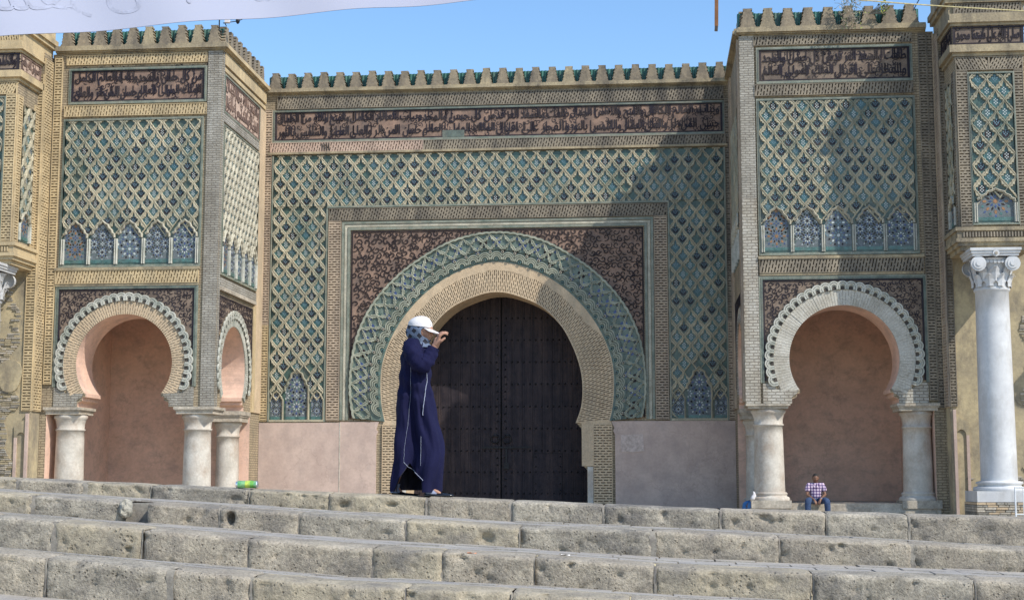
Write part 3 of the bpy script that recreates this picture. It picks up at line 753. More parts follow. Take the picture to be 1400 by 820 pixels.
# ================================================================== ARCHED PAVILIONS
def horseshoe(cx, cz, r, n=40, zn=3.72):
    a = math.asin((cz-zn)/r); h = []
    for k in range(n+1):
        t = -a+(PI+2*a)*k/n; h.append((cx+r*math.cos(t), cz+r*math.sin(t)))
    hw = r*math.cos(a)
    R = [(cx+hw+.20, 3.3), (cx+hw+.20, 3.44), (cx+hw+.06, 3.50), (cx+hw+.06, 3.60), (cx+hw-.03, 3.61), (cx+hw-.03, 3.72)]
    Lf = [(2*cx-x, z) for x, z in reversed(R)]
    return R+h+Lf
def scallops(T, cx, cz, ro, zmin, parent, mats=m_scal, rr=.150):
    b0 = MB(); Tl = lambda u, v, w: (u, -w, v)
    prism(b0, Tl, [(rr*math.cos(t), rr*math.sin(t)) for t in [PI*k/10 for k in range(11)]]+[(-rr*.9, -.09), (rr*.9, -.09)], 0, .02, mats)
    for r, h in ((rr, .065), (rr*.62, .06)):
        pts = [(r, -.08)]+[(r*math.cos(t), r*math.sin(t)) for t in [PI*k/10 for k in range(11)]]+[(-r, -.08)]
        ribbon(b0, Tl, pts, [(-.026, .02), (-.02, h), (.02, h), (.026, .02)], mats)
    prism(b0, Tl, [(.055*math.cos(t), -.02+.05*math.sin(t)) for t in [PI*k/6 for k in range(7)]]+[(-.055, -.085), (.055, -.085)], .02, .024, m_slotg)
    me = b0.mesh('scallop')
    R = ro-rr-.01; a = math.asin(min(1, (cz-zmin)/R)); n = int(round((PI+2*a)*R/.236))
    for k in range(n+1):
        t = -a+(PI+2*a)*k/n; loc = T(cx+R*math.cos(t), cz+R*math.sin(t), .03)
        o = inst('scallop', me, loc, parent)
        o.rotation_mode = 'QUATERNION'
        d = Vector(T(1, 0, 0))-Vector(T(0, 0, 0)); up = Vector((0, 0, 1)); nn = d.cross(up)  # local axes
        ang = t-PI/2
        X = d*math.cos(ang)+up*math.sin(ang); Z = -d*math.sin(ang)+up*math.cos(ang); Yv = Vector(T(0, 0, -1))-Vector(T(0, 0, 0))
        M = Matrix((X, Yv, Z)).transposed(); o.rotation_quaternion = M.to_quaternion()
def arch_face(T, cx, cz, ri, ro, zmin, parent, m, spand, seed=0):
    """spandrel plate, arabesque, radial brick face, scalloped edge; spand=(u0,u1,v0,v1)"""
    u0, u1, v0, v1 = spand
    Ro = ro
    a = math.asin((cz-v0)/Ro)
    arc = [(cx+Ro*math.cos(t), cz+Ro*math.sin(t)) for t in [-a+(PI+2*a)*k/50 for k in range(51)]]
    S_ = [(u0, v0), (u0, v1), (u1, v1), (u1, v0)]+arc
    S_ = [(min(max(x, u0+.001), u1-.001), z) if 4 <= i else (x, z) for i, (x, z) in enumerate(S_)]
    b = MB(); prism(b, T, S_, 0, .006, m_ground_b); sp = b.build('spandrel', parent)
    b = MB()
    ins = lambda x, z: u0+.04 < x < u1-.04 and v0+.03 < z < v1-.04 and math.hypot(x-cx, z-cz) > Ro+.01
    arabesque(b, T, u0, u1, v0, v1, .165, ins, m_blackb, w=.02)
    for a_, c_, d_, f_ in ((u0, u0+.05, v0, v1), (u1-.05, u1, v0, v1), (u0+.05, u1-.05, v1-.05, v1)): box(b, T, a_, c_, d_, f_, .006, .026, m_blackb)
    b.build('arabesque', sp)
    # radial bricks
    b = MB(); rb = ro-.26; n = 96; an = math.asin((cz-3.72)/ri)
    for k in range(n):
        t0 = -an+(PI+2*an)*k/n; t1 = t0+(PI+2*an)/n
        P2 = lambda t, r: (cx+r*math.cos(t), cz+r*math.sin(t))
        g = (t1-t0)*(.16 if m is not m_lime else .05)
        prism(b, T, [P2(t0, ri), P2(t0, rb+.06), P2(t1, rb+.06), P2(t1, ri)][::-1], 0, .012, m_imp)
        hh = .04+rnd.uniform(-.006, .006); r1 = rb+.02
        prism(b, T, [P2(t0+g, ri-.002), P2(t0+g, r1), P2(t1-g, r1), P2(t1-g, ri-.002)][::-1], .012, hh, m)
        for q in range(3):
            if (k+q) % 2: continue
            r = ri+(q+.6)*(rb-ri)/3.2
            prism(b, T, [P2(t1-g, r), P2(t1-g, r+.05), P2(t1+g, r+.05), P2(t1+g, r)][::-1], .012, hh-.004, m)
    b.build('brick_arch_ring', parent)
    # ring backing under scallops
    b = MB(); nn = 60; az = math.asin(min(1, (cz-zmin)/(ro-.2)))
    vs = []
    for k in range(nn+1):
        t = -az+(PI+2*az)*k/nn
        for r, w in ((rb, 0), (rb, .03), (ro-.06, .03), (ro-.06, 0)): vs.append(T(cx+r*math.cos(t), cz+r*math.sin(t), w))
    b.add(vs, [(4*k+q, 4*k+q+1, 4*k+q+5, 4*k+q+4) for k in range(nn) for q in range(3)], m_imp)
    b.build('arch_moulding', parent)
    scallops(T, cx, cz, ro, zmin, parent)
def blind_niches(T, u0, u1, v0, v1, n, parent, rt):
    """row of mosaic niches under the lattice, with white colonnettes"""
    w = (u1-u0)/n
    for i in range(n):
        c = u0+(i+.5)*w
        mosaic(lambda u, v, q: T(u, v, q+.008), niche_pts(c, w*.42, v0, v0+.62*(v1-v0), v1), parent, w*(.42, .30, .42, .3, .36)[i % 5], PAL[(1, 3, 2, 3, 0)[i % 5]], c, v0)
    b = MB()
    for i in range(n):
        c = u0+(i+.5)*w; pp = niche_pts(c, w*.44, v0, v0+.62*(v1-v0), v1+.05)
        ribbon(b, T, pp[2:-1], rprof(.75, .10), m_ribl)
    b.build('niche_rib', parent)
    for i in range(n+1):
        b = MB(); x = u0+i*w; x = min(max(x, u0+.04), u1-.04)
        for s in (-1, 1):
            q = x+s*.028
            pr = [(q-.026, 0), (q-.02, .07), (q, .09), (q+.02, .07), (q+.026, 0)]
            b.add([T(a, z, h) for z in (v0-.04, v0+.60*(v1-v0)) for a, h in pr], [(k, k+1, k+6, k+5) for k in range(4)], m_scal)
        b.build('colonnette', parent)
def lat_panel(T, u0, u1, v0, v1, nc, Hc, parent, rt, ribm, nh=1.35, nn=5, tiles=True, s=1, stars=1.0, op=1.0):
    b = MB(); box(b, T, u0, u1, v0, v1, 0, .008, m_teal)
    w = (u1-u0)/nn
    def ins(u, v):
        i = min(nn-1, max(0, int((u-u0)/w))); c = u0+(i+.5)*w; x = abs(u-c)/(w*.5)
        return v > v0+nh-.02-.30*nh*min(1, x*1.05)
    cells = []
    lattice(b, T, u0, u1, v0+nh-.5*Hc*3, v1, (u1-u0)/nc, Hc, ins, ribm, s=s, cells=cells if tiles else None, op=op)
    pn = b.build('lattice_panel', parent)
    if tiles: put_stars(cells, T, pn, rt, scale=stars, w=.010)
    blind_niches(T, u0, u1, v0+.06, v0+nh-.08, nn, pn, rt)
    return pn
def boolean_bay(name, xl, xr, room, cuts, parent):
    def cube(x0, x1, y0, y1, z0, z1):
        v = [(x, y, z) for z in (z0, z1) for y in (y0, y1) for x in (x0, x1)]
        return v, [(4, 5, 7, 6), (0, 1, 5, 4), (1, 3, 7, 5), (3, 2, 6, 7), (2, 0, 4, 6), (0, 2, 3, 1)]
    A = cutter('tmp', *cube(xl, xr, -5, -.001, 0, 14.0)); COL.objects.link(A); tmp = [A]
    for c in [cube(*room)]+cuts:
        if isinstance(c[0], float) or isinstance(c[0], int): c = cube(*c)
        o = cutter('tmpc', *c); COL.objects.link(o); tmp.append(o)
        md = A.modifiers.new('b', 'BOOLEAN'); md.operation = 'DIFFERENCE'; md.solver = 'EXACT'; md.object = o
    bpy.context.view_layer.update(); dg = bpy.context.evaluated_depsgraph_get()
    me = bpy.data.meshes.new_from_object(A.evaluated_get(dg))
    for o in tmp: bpy.data.objects.remove(o)
    me.materials.clear(); me.materials.append(m_body); me.materials.append(m_pink)
    for p in me.polygons:
        c = p.center; ins = xl+.02 < c.x < xr-.02 and -4.99 < c.y < -.0 and c.z < 7.2 and not (abs(p.normal.y) > .9 and c.y < -4.98)
        p.material_index = 1 if ins else 0
    return inst('wall', me, (0, 0, 0), parent)
def extr(pts, axis, a, c):
    n = len(pts)
    if axis == 'y': v = [(u, a, z) for u, z in pts]+[(u, c, z) for u, z in pts]
    else: v = [(a, u, z) for u, z in pts]+[(c, u, z) for u, z in pts]
    return v, [tuple(range(n)), tuple(range(2*n-1, n-1, -1))]+[(i, (i+1) % n, n+(i+1) % n, n+i) for i in range(n)]

def pavilion(left):
    if left:
        xl, xr, cx, cz, ri, ro = -13.2, -7.93, -10.69, 4.59, 1.46, 2.09
        fr, b1, b2, pn, b3, sp = (-12.60, -8.47, 12.50, 13.46), (-12.74, -8.42, 13.66, 13.92), (-12.76, -8.40, 12.06, 12.36), (-12.72, -8.53, 7.52, 11.90), (-12.84, -8.52, 6.98, 7.34), (-12.74, -8.61, 3.96, 6.80)
        room = (-12.95, -9.2, -3.73, -.02, -.5, 6.9); colx = (-12.44, -8.56)
        p = empty('arched_pavilion', ((xl+xr)/2, -5, 0), 'left pavilion with open horseshoe arches on its front and its sunlit right side', 'pavilion')
    else:
        xl, xr, cx, cz, ri, ro = 7.42, 12.74, 10.19, 4.56, 1.53, 2.21
        fr, b1, b2, pn, b3, sp = (7.98, 12.27, 12.62, 13.55), (7.85, 12.32, 13.70, 13.94), (7.86, 12.32, 12.20, 12.50), (7.95, 12.30, 7.60, 12.03), (7.90, 12.44, 7.04, 7.40), (7.96, 12.43, 3.96, 6.83)
        room = (8.7, 12.5, -3.73, -.02, .54, 6.9); colx = (8.08, 12.21)
        p = empty('arched_pavilion', ((xl+xr)/2, -5, 0), 'right pavilion with shaded brown alcove where the man in the checked shirt sits', 'pavilion')
    T = FR(-5)
    h = horseshoe(cx, cz, ri)
    zf = 3.3
    cuts = [extr(h+[], 'y', -5.2, -3.6)]
    sx = xr if left else xl; sg = 1 if left else -1
    hs = horseshoe(-3.2, 4.5, 1.33)
    cuts.append(extr(hs, 'x', sx+.2*sg, sx-1.35*sg))
    lo = -.5 if left else .54
    if left:
        cuts += [(-13.0, -7.0, -5.5, -3.6, -1.0, 3.3), (-9.4, -7.0, -5.5, -1.15, -1.0, 3.3)]
    else:
        cuts += [(6.9, 12.62, -5.5, -3.6, -1.0, 3.3), (6.9, 8.9, -5.5, -1.15, -1.0, 3.3)]
    boolean_bay('wall', xl, xr, room, cuts, p)
    # interior floor / bench
    if not left:
        b = MB(); wbox(b, 7.5, 12.72, -5.02, -.05, 0, .40, m_imp); wbox(b, 8.55, 11.72, -5.0, -.06, .40, .535, m_imp); wbox(b, 7.6, 12.6, -4.0, -.0, .40, .543, m_imp); b.build('stone_bench', p)
    else:
        b = MB(); wbox(b, -13.0, -8.0, -5.0, -.05, 0, .40, m_imp); b.build('floor', p)
    # imposts and columns
    b = MB()
    if left:
        impost(p, -13.02, -12.0, -5.02, -3.9, 3.10, 3.31, m_imp); impost(p, -9.08, -7.97, -5.02, -4.0, 3.10, 3.31, m_imp); impost(p, -9.1, -7.98, -2.15, -1.16, 2.98, 3.31, m_imp)
    else:
        impost(p, 7.48, 8.60, -5.02, -3.9, 3.18, 3.31, m_imp); impost(p, 11.66, 12.72, -5.02, -3.9, 3.10, 3.31, m_imp); impost(p, 7.48, 8.6, -2.15, -1.16, 3.0, 3.31, m_imp)
    mm = m_colst
    column(colx[0], -4.52, .42 if left else .62, 3.12 if left else 3.2, .435, .40, p, m=mm, zb=.40)
    column(colx[1], -4.52, .42 if left else .62, 3.12 if left else 3.12, .42, .385, p, m=mm, zb=.40)
    column(sx-.55*sg, -1.66, .42, 3.0, .37, .345, p, m=mm, zb=.40)
    # front face
    b = MB(); cornice(b, T, xl+.1, xr, 13.98, m_band, e0=0 if left else 1, e1=1 if left else 0); b.build('cornice', p)
    nm = 10 if left else 9
    parapet(FR(-5.05), (-13.02 if left else 7.40), (-7.95 if left else 12.6), 14.21, p, nm, sc_=1.03)
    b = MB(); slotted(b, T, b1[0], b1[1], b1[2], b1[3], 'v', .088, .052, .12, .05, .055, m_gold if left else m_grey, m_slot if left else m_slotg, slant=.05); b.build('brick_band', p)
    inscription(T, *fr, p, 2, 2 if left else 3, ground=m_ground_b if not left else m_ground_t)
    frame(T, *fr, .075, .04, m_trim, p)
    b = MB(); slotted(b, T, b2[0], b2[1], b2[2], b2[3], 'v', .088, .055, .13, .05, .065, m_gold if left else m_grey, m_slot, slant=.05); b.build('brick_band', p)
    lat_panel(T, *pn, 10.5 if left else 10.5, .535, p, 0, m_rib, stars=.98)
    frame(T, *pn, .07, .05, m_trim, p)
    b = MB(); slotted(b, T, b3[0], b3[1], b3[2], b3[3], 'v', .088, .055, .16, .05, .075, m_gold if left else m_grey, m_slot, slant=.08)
    box(b, T, b3[0]-.05, b3[1]+.05, b3[3]+.022, b3[3]+.10, 0, .10, m_band); box(b, T, b3[0]-.02, b3[1]+.02, b3[2]-.09, b3[2]-.022, 0, .06, m_band)
    b.build('brick_band', p)
    arch_face(T, cx, cz, ri, ro, 3.97, p, m_tan if left else m_lime, sp)
    b = MB()                       # trim round the spandrel
    for k, e in enumerate((.0, .055)):
        mt = (m_trim2, m_trim)[k]; w = .05-.01*k
        box(b, T, sp[0]-e-.055, sp[0]-e-.002, sp[2]-.06, sp[3]+e+.055, 0, w, mt); box(b, T, sp[1]+e+.002, sp[1]+e+.055, sp[2]-.06, sp[3]+e+.055, 0, w, mt)
        box(b, T, sp[0]-e, sp[1]+e, sp[3]+e+.002, sp[3]+e+.055, 0, w, mt)
    b.build('tile_trim', p)
    b = MB()                       # masonry under the spandrel ends
    hw = math.sqrt(ri*ri-.87**2)
    lower = m_rough if left else m_whitew
    for s_, edge in ((-1, sp[0]-.05), (1, sp[1]+.05)):
        q = [(edge, 3.32), (edge, 3.88), (cx+s_*(ro-.22), 3.90), (cx+s_*(ro-.32), 3.72), (cx+s_*(hw+.02), 3.70), (cx+s_*(hw+.08), 3.6), (cx+s_*(hw+.22), 3.5), (cx+s_*(hw+.22), 3.32)]
        b = MB(); prism(b, T, q if s_ < 0 else q[::-1], 0, .042, lower)
        b.build('arch_springing', p)
    # corner pilaster and outer brick strip
    b = MB()
    if left:
        box(b, T, -8.36, -7.932, 3.32, 13.97, 0, .05, m_rough)
        b.build('corner_pilaster', p)
        b = MB(); slotted(b, T, -13.10, -12.90, 4.0, 13.9, 'h', .083, .05, .18, .05, .06, m_gold); b.build('brick_strip', p)
    else:
        box(b, T, 7.42, 7.84, 3.32, 9.2, 0, .05, m_whitew); box(b, T, 7.42, 7.84, 9.2, 13.97, 0, .048, m_rough)
        b.build('corner_pilaster', p)
        b = MB(); slotted(b, T, 12.53, 12.72, 3.4, 13.9, 'h', .083, .05, .18, .05, .05, m_grey, m_slotg); b.build('brick_strip', p)
    # inner side face
    if left:
        R = RX(-7.93)
        b = MB(); cornice(b, R, -5, -.03, 13.98, m_gold, e0=0); b.build('cornice', p)
        parapet(RX(-7.90), -4.95, -.25, 14.21, p, 9, PI/2, sc_=1.03)
        b = MB(); box(b, R, -4.99, -4.86, 3.32, 13.95, 0, .03, m_rough); box(b, R, -.82, -.02, 3.32, 13.3, 0, .04, m_tan); b.build('corner_pilaster', p)
        b = MB(); box(b, R, -4.86, -.1, 13.60, 13.95, 0, .05, m_gold); box(b, R, -4.86, -.1, 13.40, 13.52, 0, .03, m_gold); box(b, R, -4.86, -.8, 11.86, 12.12, 0, .03, m_rough); b.build('brick_band', p)
        inscription(R, -4.78, -.84, 12.20, 13.26, p, 2, 5, gm=m_wornb, ground=m_pinkb)
        frame(R, -4.78, -.84, 12.20, 13.26, .06, .03, m_trim, p)
        lat_panel(R, -4.80, -.90, 7.28, 11.72, 10.5, .535, p, PI/2, m_ribl, nh=1.35, stars=.9)
        frame(R, -4.80, -.90, 7.28, 11.72, .06, .05, m_trim, p)
        b = MB(); box(b, R, -4.86, -.9, 6.86, 7.14, 0, .06, m_rough); box(b, R, -4.86, -.95, 6.76, 6.86, 0, .09, m_imp); b.build('brick_band', p)
        arch_face(R, -3.2, 4.5, 1.33, 1.80, 3.97, p, m_scal, (-4.86, -1.15, 3.96, 6.62))
        b = MB(); box(b, R, -1.12, -.84, 3.32, 6.7, 0, .05, m_gold); b.build('brick_strip', p)
    else:
        R = LX(7.42)
        b = MB(); cornice(b, R, -5, -.03, 13.98, m_band); b.build('cornice', p)
        parapet(LX(7.45), -4.95, -.25, 14.21, p, 9, -PI/2, sc_=1.03)
        b = MB(); slotted(b, R, -4.9, -4.5, 3.4, 13.9, 'h', .083, .05, .18, .05, .05, m_rose); slotted(b, R, -.8, -.1, 3.4, 13.9, 'h', .083, .05, .18, .05, .05, m_rose); b.build('brick_strip', p)
        lat_panel(R, -4.4, -.90, 7.6, 12.0, 9.5, .535, p, -PI/2, m_rib, tiles=False)
        arch_face(R, -3.2, 4.5, 1.33, 1.80, 3.97, p, m_whitew, (-4.86, -1.15, 3.96, 6.62))
    return p
pavL = pavilion(True); pavR = pavilion(False)

# ================================================================== CORNER TOWERS (oriel on tall columns)
def tower(left):
    sg = -1 if left else 1
    mx = (lambda x: x) if not left else (lambda x: -.26-x)      # measured on the right tower, mirrored about the axis
    def T(Y):                                                   # front frame in right-tower x
        return lambda u, v, w: (mx(u), Y-w, v)
    def Sd(X):                                                  # side facing the gate
        return lambda u, v, w: (mx(X-w), u, v)
    lab = ('golden left corner tower, bracketed bay over rough brick wall, cut off by the photo edge' if left
           else 'shaded right corner tower with bracketed bay standing on a tall white marble column')
    p = empty('corner_tower', (mx(14), -5.6, 0), lab, 'tower')
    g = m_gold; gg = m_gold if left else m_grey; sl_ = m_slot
    b = MB()
    box(b, T(-5.6), 12.95, 26, 0, 7.9, -5.5, 0, m_yell, True); box(b, T(-5.6), 12.95, 26, 7.9, 13.2, -5.5, 0, m_body, True)
    b.build('wall', p)
    # body of the oriel
    b = MB()
    box(b, T(-7.05), 13.10, 14.90, 7.75, 13.0, -1.45, 0, m_body, True)
    b.build('bay_wall', p)
    o0, o1 = 13.10, 14.90
    F = T(-7.05); Sf = Sd(13.10)
    b = MB()      # corbel mouldings beneath
    for z0, z1, e in ((7.28, 7.40, .02), (7.40, 7.50, .10), (7.50, 7.60, .16), (7.60, 7.80, .12), (7.80, 7.90, .17)):
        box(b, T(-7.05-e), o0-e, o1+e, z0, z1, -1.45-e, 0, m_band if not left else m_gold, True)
    b.build('corbel_moulding', p)
    b = MB(); box(b, T(-7.05), o0+.03, o1-.03, 7.62, 7.78, 0, .125, m_slot)
    for k in range(22): box(b, T(-7.05), o0+.03+k*.079, o0+.03+k*.079+.042, 7.63, 7.77, .125, .15, gg)
    b.build('brick_band', p)
    # frieze ledge, inscription, top cornice
    b = MB()
    for z0, z1, e in ((12.62, 12.72, .06), (12.72, 12.92, .15), (13.46, 13.54, .10), (13.54, 13.60, .17), (13.60, 13.80, .12)):
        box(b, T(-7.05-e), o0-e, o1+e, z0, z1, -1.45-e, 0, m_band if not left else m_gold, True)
    box(b, T(-7.1), o0-.05, o1+.05, 12.92, 13.46, -1.45, 0, m_body, True)
    b.build('cornice', p)
    Fi = (lambda u, v, w: (u, -7.1-w, v)); a_, c_ = sorted((mx(o0-.04), mx(o1+.04)))
    inscription(Fi, a_, c_, 12.94, 13.44, p, 1, 0, ground=m_ground_b, gm=m_blackb, words=['صلى الله على سيدنا محمد'] if not left else ['والحمد لله وحده دخل'])
    if left: inscription(RX(mx(13.05)), -7.05, -5.66, 12.94, 13.44, p, 1, 1, ground=m_pinkb, gm=m_wornb, words=['نصر من الله وفتح'])
    else: inscription(LX(mx(13.05)), -7.05, -5.66, 12.94, 13.44, p, 1, 1, ground=m_ground_b, gm=m_blackb, words=['نصر من الله وفتح'])
    b = MB()      # attic block above, running back to the pavilion
    for z0, z1, e in ((13.80, 14.12, .0), (14.12, 14.24, .10), (14.24, 14.40, .16), (14.40, 14.9, .06)):
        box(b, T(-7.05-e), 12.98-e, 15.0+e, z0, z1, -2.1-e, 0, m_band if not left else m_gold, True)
    b.build('attic', p)
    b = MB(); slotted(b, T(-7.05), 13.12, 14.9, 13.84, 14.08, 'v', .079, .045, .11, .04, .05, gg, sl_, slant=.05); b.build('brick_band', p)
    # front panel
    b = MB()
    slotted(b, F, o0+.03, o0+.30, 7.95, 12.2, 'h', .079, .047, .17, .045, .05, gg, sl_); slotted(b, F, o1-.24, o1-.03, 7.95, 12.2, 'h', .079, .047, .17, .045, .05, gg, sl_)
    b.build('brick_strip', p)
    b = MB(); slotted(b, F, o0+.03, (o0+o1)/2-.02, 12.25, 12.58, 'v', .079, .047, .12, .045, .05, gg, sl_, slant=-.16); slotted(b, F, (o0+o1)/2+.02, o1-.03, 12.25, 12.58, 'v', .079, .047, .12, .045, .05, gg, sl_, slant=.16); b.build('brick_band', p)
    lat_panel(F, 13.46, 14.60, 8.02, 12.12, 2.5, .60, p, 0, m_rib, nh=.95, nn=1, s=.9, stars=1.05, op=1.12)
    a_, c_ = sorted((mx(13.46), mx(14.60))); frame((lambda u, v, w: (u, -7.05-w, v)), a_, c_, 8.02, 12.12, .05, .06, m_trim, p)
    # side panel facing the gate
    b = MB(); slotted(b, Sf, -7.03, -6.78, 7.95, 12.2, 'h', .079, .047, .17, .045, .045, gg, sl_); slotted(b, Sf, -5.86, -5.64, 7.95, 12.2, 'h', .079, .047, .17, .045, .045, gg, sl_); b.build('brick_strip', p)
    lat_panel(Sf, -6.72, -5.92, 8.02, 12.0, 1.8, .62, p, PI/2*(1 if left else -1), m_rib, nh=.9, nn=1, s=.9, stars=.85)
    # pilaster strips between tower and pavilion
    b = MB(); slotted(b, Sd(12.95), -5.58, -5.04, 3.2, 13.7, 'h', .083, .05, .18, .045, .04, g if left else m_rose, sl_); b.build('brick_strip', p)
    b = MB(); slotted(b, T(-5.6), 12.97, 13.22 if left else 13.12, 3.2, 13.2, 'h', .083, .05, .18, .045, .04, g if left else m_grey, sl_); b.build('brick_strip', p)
    if not left:
        b = MB(); box(b, FR(-5), 12.742, 12.95, 0, 13.98, -5, 0, m_body, True); slotted(b, FR(-5), 12.77, 12.90, 3.2, 13.9, 'h', .083, .05, .18, .045, .04, m_grey, m_slotg)
        box(b, FR(-5), 12.90, 12.95, 3.2, 13.9, .0, .07, m_tan); b.build('brick_strip', p)
    b = MB(); box(b, T(-5.6), 12.96, 13.12, 13.204, 13.9, -4.0, -.012, m_body, True); b.build('wall_return', p)
    # small blind arch beside the pavilion
    b = MB(); box(b, T(-5.6), 13.0, 13.08, 0, 3.1, 0, .09, m_dado); box(b, T(-5.6), 13.34, 13.42, 0, 2.4, 0, .05, m_dado)
    prism(b, T(-5.6), [(13.08, 2.4)]+[(13.21+.13*math.cos(PI-PI*k/8), 2.4+.16*math.sin(PI*k/8)) for k in range(9)]+[(13.42, 2.4), (13.42, 2.75), (13.08, 2.95)], 0, .05, m_yell)
    b.build('blind_arch', p)
    # rough wall texture: exposed small bricks, plaster patches
    r = random.Random(5 if left else 6); b = MB()
    regs = [(13.48, 17, 3.2, 6.9, 1.0), (13.6, 17, .0, 3.2, 1.0)] if left else [(15.0, 17, .0, 5.9, 1), (13.3, 15, .0, 1.3, .45)]
    for u0, u1, v0, v1, d in regs:
        v = v0
        while v < v1:
            hh = r.uniform(.045, .07); u = u0+.12*math.sin(v*3.1)+.08*math.sin(v*7)
            while u < u1:
                l = r.uniform(.14, .3)
                if r.random() < d*.93 and noise.noise(Vector((u*1.2, v*.9, 3 if left else 8))) > (-.42 if left else -.1): box(b, T(-5.6), u, u+l-.02, v, v+hh-.014, 0, r.uniform(.015, .05), r.choice((m_rough, m_imp, m_yell)))
                u += l
            v += hh
    b.build('exposed_bricks', p, kind='stuff')
    b = MB()
    if left:
        prism(b, T(-5.6), [(13.62+.36*math.cos(t)*(1+.1*math.sin(3*t)), 4.2+.52*math.sin(t)*(1+.08*math.cos(2*t))) for t in [2*PI*k/18 for k in range(18)]], .0, .07, m_yell)
    else:
        prism(b, T(-5.6), [(14.9+.25*math.cos(t), 3.6+.4*math.sin(t)) for t in [2*PI*k/14 for k in range(14)]], 0, .015, m_yell)
    b.build('plaster_patch', p)
    # tall columns
    for cx_ in ((13.86, 18.2) if not left else (13.84, 18.2)):
        col = MB(); X = mx(cx_)
        prof = [(.50, 1.10), (.475, 1.16)]+[(.47-.04*t/8, 1.2+4.95*t/8) for t in range(9)]+[(.46, 6.17), (.47, 6.21), (.46, 6.25)]
        lathe(col, X, -7.05+.06, prof, m_marb, 40)
        c = col.build('marble_column', p)
        b = MB(); lathe(b, X, -6.99, [(.66, .90), (.68, .94), (.66, 1.0), (.56, 1.02), (.55, 1.06), (.60, 1.09), (.60, 1.13), (.50, 1.16)], m_marb, 40)
        wbox(b, X-.74, X+.74, -7.73, -6.25, .62, .90, m_marb); b.build('column_base', c)
        b = MB(); z = .0
        while z < .60:
            hh = r.uniform(.05, .075); u = X-.76
            while u < X+.76:
                l = min(r.uniform(.2, .34), X+.76-u); wbox(b, u+.006, u+l-.008, -7.76+r.uniform(0, .03), -6.2, z, z+hh-.012, r.choice((m_rough, m_tan, m_imp))); u += l
            z += hh
        wbox(b, X-.74, X+.74, -7.72, -6.2, 0, .612, m_slot)
        b.build('brick_plinth', p)
        # capital
        b = MB(); Yc = -6.99
        lathe(b, X, Yc, [(.44, 6.25), (.45, 6.4), (.44, 6.7), (.50, 6.95), (.56, 7.02)], m_marb, 24)
        for q in range(3):
            e = .60+.03*q; wbox(b, X-e, X+e, Yc-e, Yc+e, 7.06+q*.07, 7.06+(q+1)*.07, m_marb)
        for ring, (zb_, zt, n, off, rr) in enumerate(((6.27, 6.62, 10, 0, .47), (6.40, 6.82, 10, .5, .46))):
            for k in range(n):
                t = 2*PI*(k+off)/n; d = Vector((math.cos(t), math.sin(t), 0)); sd = Vector((-d.y, d.x, 0)); rows = []
                for q in range(7):
                    f = q/6; w = .14*math.sin(PI*min(.93, .25+f*.72))*(1-.25*(q % 2)); rad = rr+.02+.13*f**3; z = zb_+(zt-zb_)*min(1, f*1.12)-.05*max(0, f-.85)*6
                    c0 = Vector((X, Yc, z))+d*rad; rows.append([c0-sd*w, c0-sd*w*.4+d*.02, c0+d*.035, c0+sd*w*.4+d*.02, c0+sd*w])
                vs = [v for row in rows for v in row]; b.add(vs, [(q*5+j, q*5+j+1, q*5+j+6, q*5+j+5) for q in range(6) for j in range(4)], m_marb)
        for sx in (-1, 1):
            for sy in (-1, 1):
                c0 = Vector((X+sx*.44, Yc+sy*.46, 6.86))
                for (r0, wa, wb) in ((.20, 0, .12), (.14, .12, .145), (.07, .145, .165)):
                    n = 16; vs = [(c0.x+r0*math.cos(2*PI*k/n), c0.y+sy*w_, c0.z+r0*math.sin(2*PI*k/n)) for w_ in (wa, wb) for k in range(n)]
                    b.add(vs, [(k, (k+1) % n, n+(k+1) % n, n+k) for k in range(n)]+[tuple(range(n, 2*n))], m_marb)
        for sy in (-1,):
            for k in range(5):
                disc(b, (lambda u, v, w: (u, Yc-.46-w, v)), X-.2+k*.1, 6.92, .045, 0, .06, m_marb)
            disc(b, (lambda u, v, w: (u, Yc-.58-w, v)), X, 7.12, .09, 0, .09, m_marb, 8)
            disc(b, (lambda u, v, w: (u, Yc-.67-w, v)), X, 7.12, .04, 0, .03, m_imp, 8)
        b.build('capital', c)
    return p
twL = tower(True); twR = tower(False)

# ================================================================== SQUARE, STEPS, GROUND
YR = [-33.95, -35.05, -36.10, -37.05, -38.05]
PXS = (0, 460, 700, 930, 1400)
TOPS = [(651.7, 673, 683, 693, 706.5), (672, 703, 718, 724.6, 749), (704, 744, 757, 773.6, 793), (754, 797, 807, 822, 848)]
BOTS = [(668.5, 697, 712, 720.6, 746.7), (700, 733, 748, 762.5, 781), (749, 787, 798, 813, 838), (811, 850, 861, 880, 906)]
def ztab(tab, Y):
    P = [at(x, y, Y) for x, y in zip(PXS, tab)]
    def f(X):
        if X <= P[0][0]: i = 0
        elif X >= P[-1][0]: i = len(P)-2
        else: i = max(k for k in range(len(P)-1) if P[k][0] <= X)
        t = (X-P[i][0])/(P[i+1][0]-P[i][0]); t = max(-.6, min(1.6, t))
        return P[i][1]+t*(P[i+1][1]-P[i][1])
    return f
ZT = [ztab(t, y) for t, y in zip(TOPS, YR)]; ZB = [ztab(t, y) for t, y in zip(BOTS, YR)]
ZT.append(lambda X: ZB[3](X)-.02); ZB.append(lambda X: ZT[4](X)-.2)
ZG = -.42
def zland(X, Y):                        # top landing falling gently to the gate
    t = min(1, max(0, (Y-YR[0])/22.0)); z0 = ZT[0](X); return z0*(1-t)
stairs = empty('stone_steps', (4, -35, 0)); stairs['kind'] = 'structure'
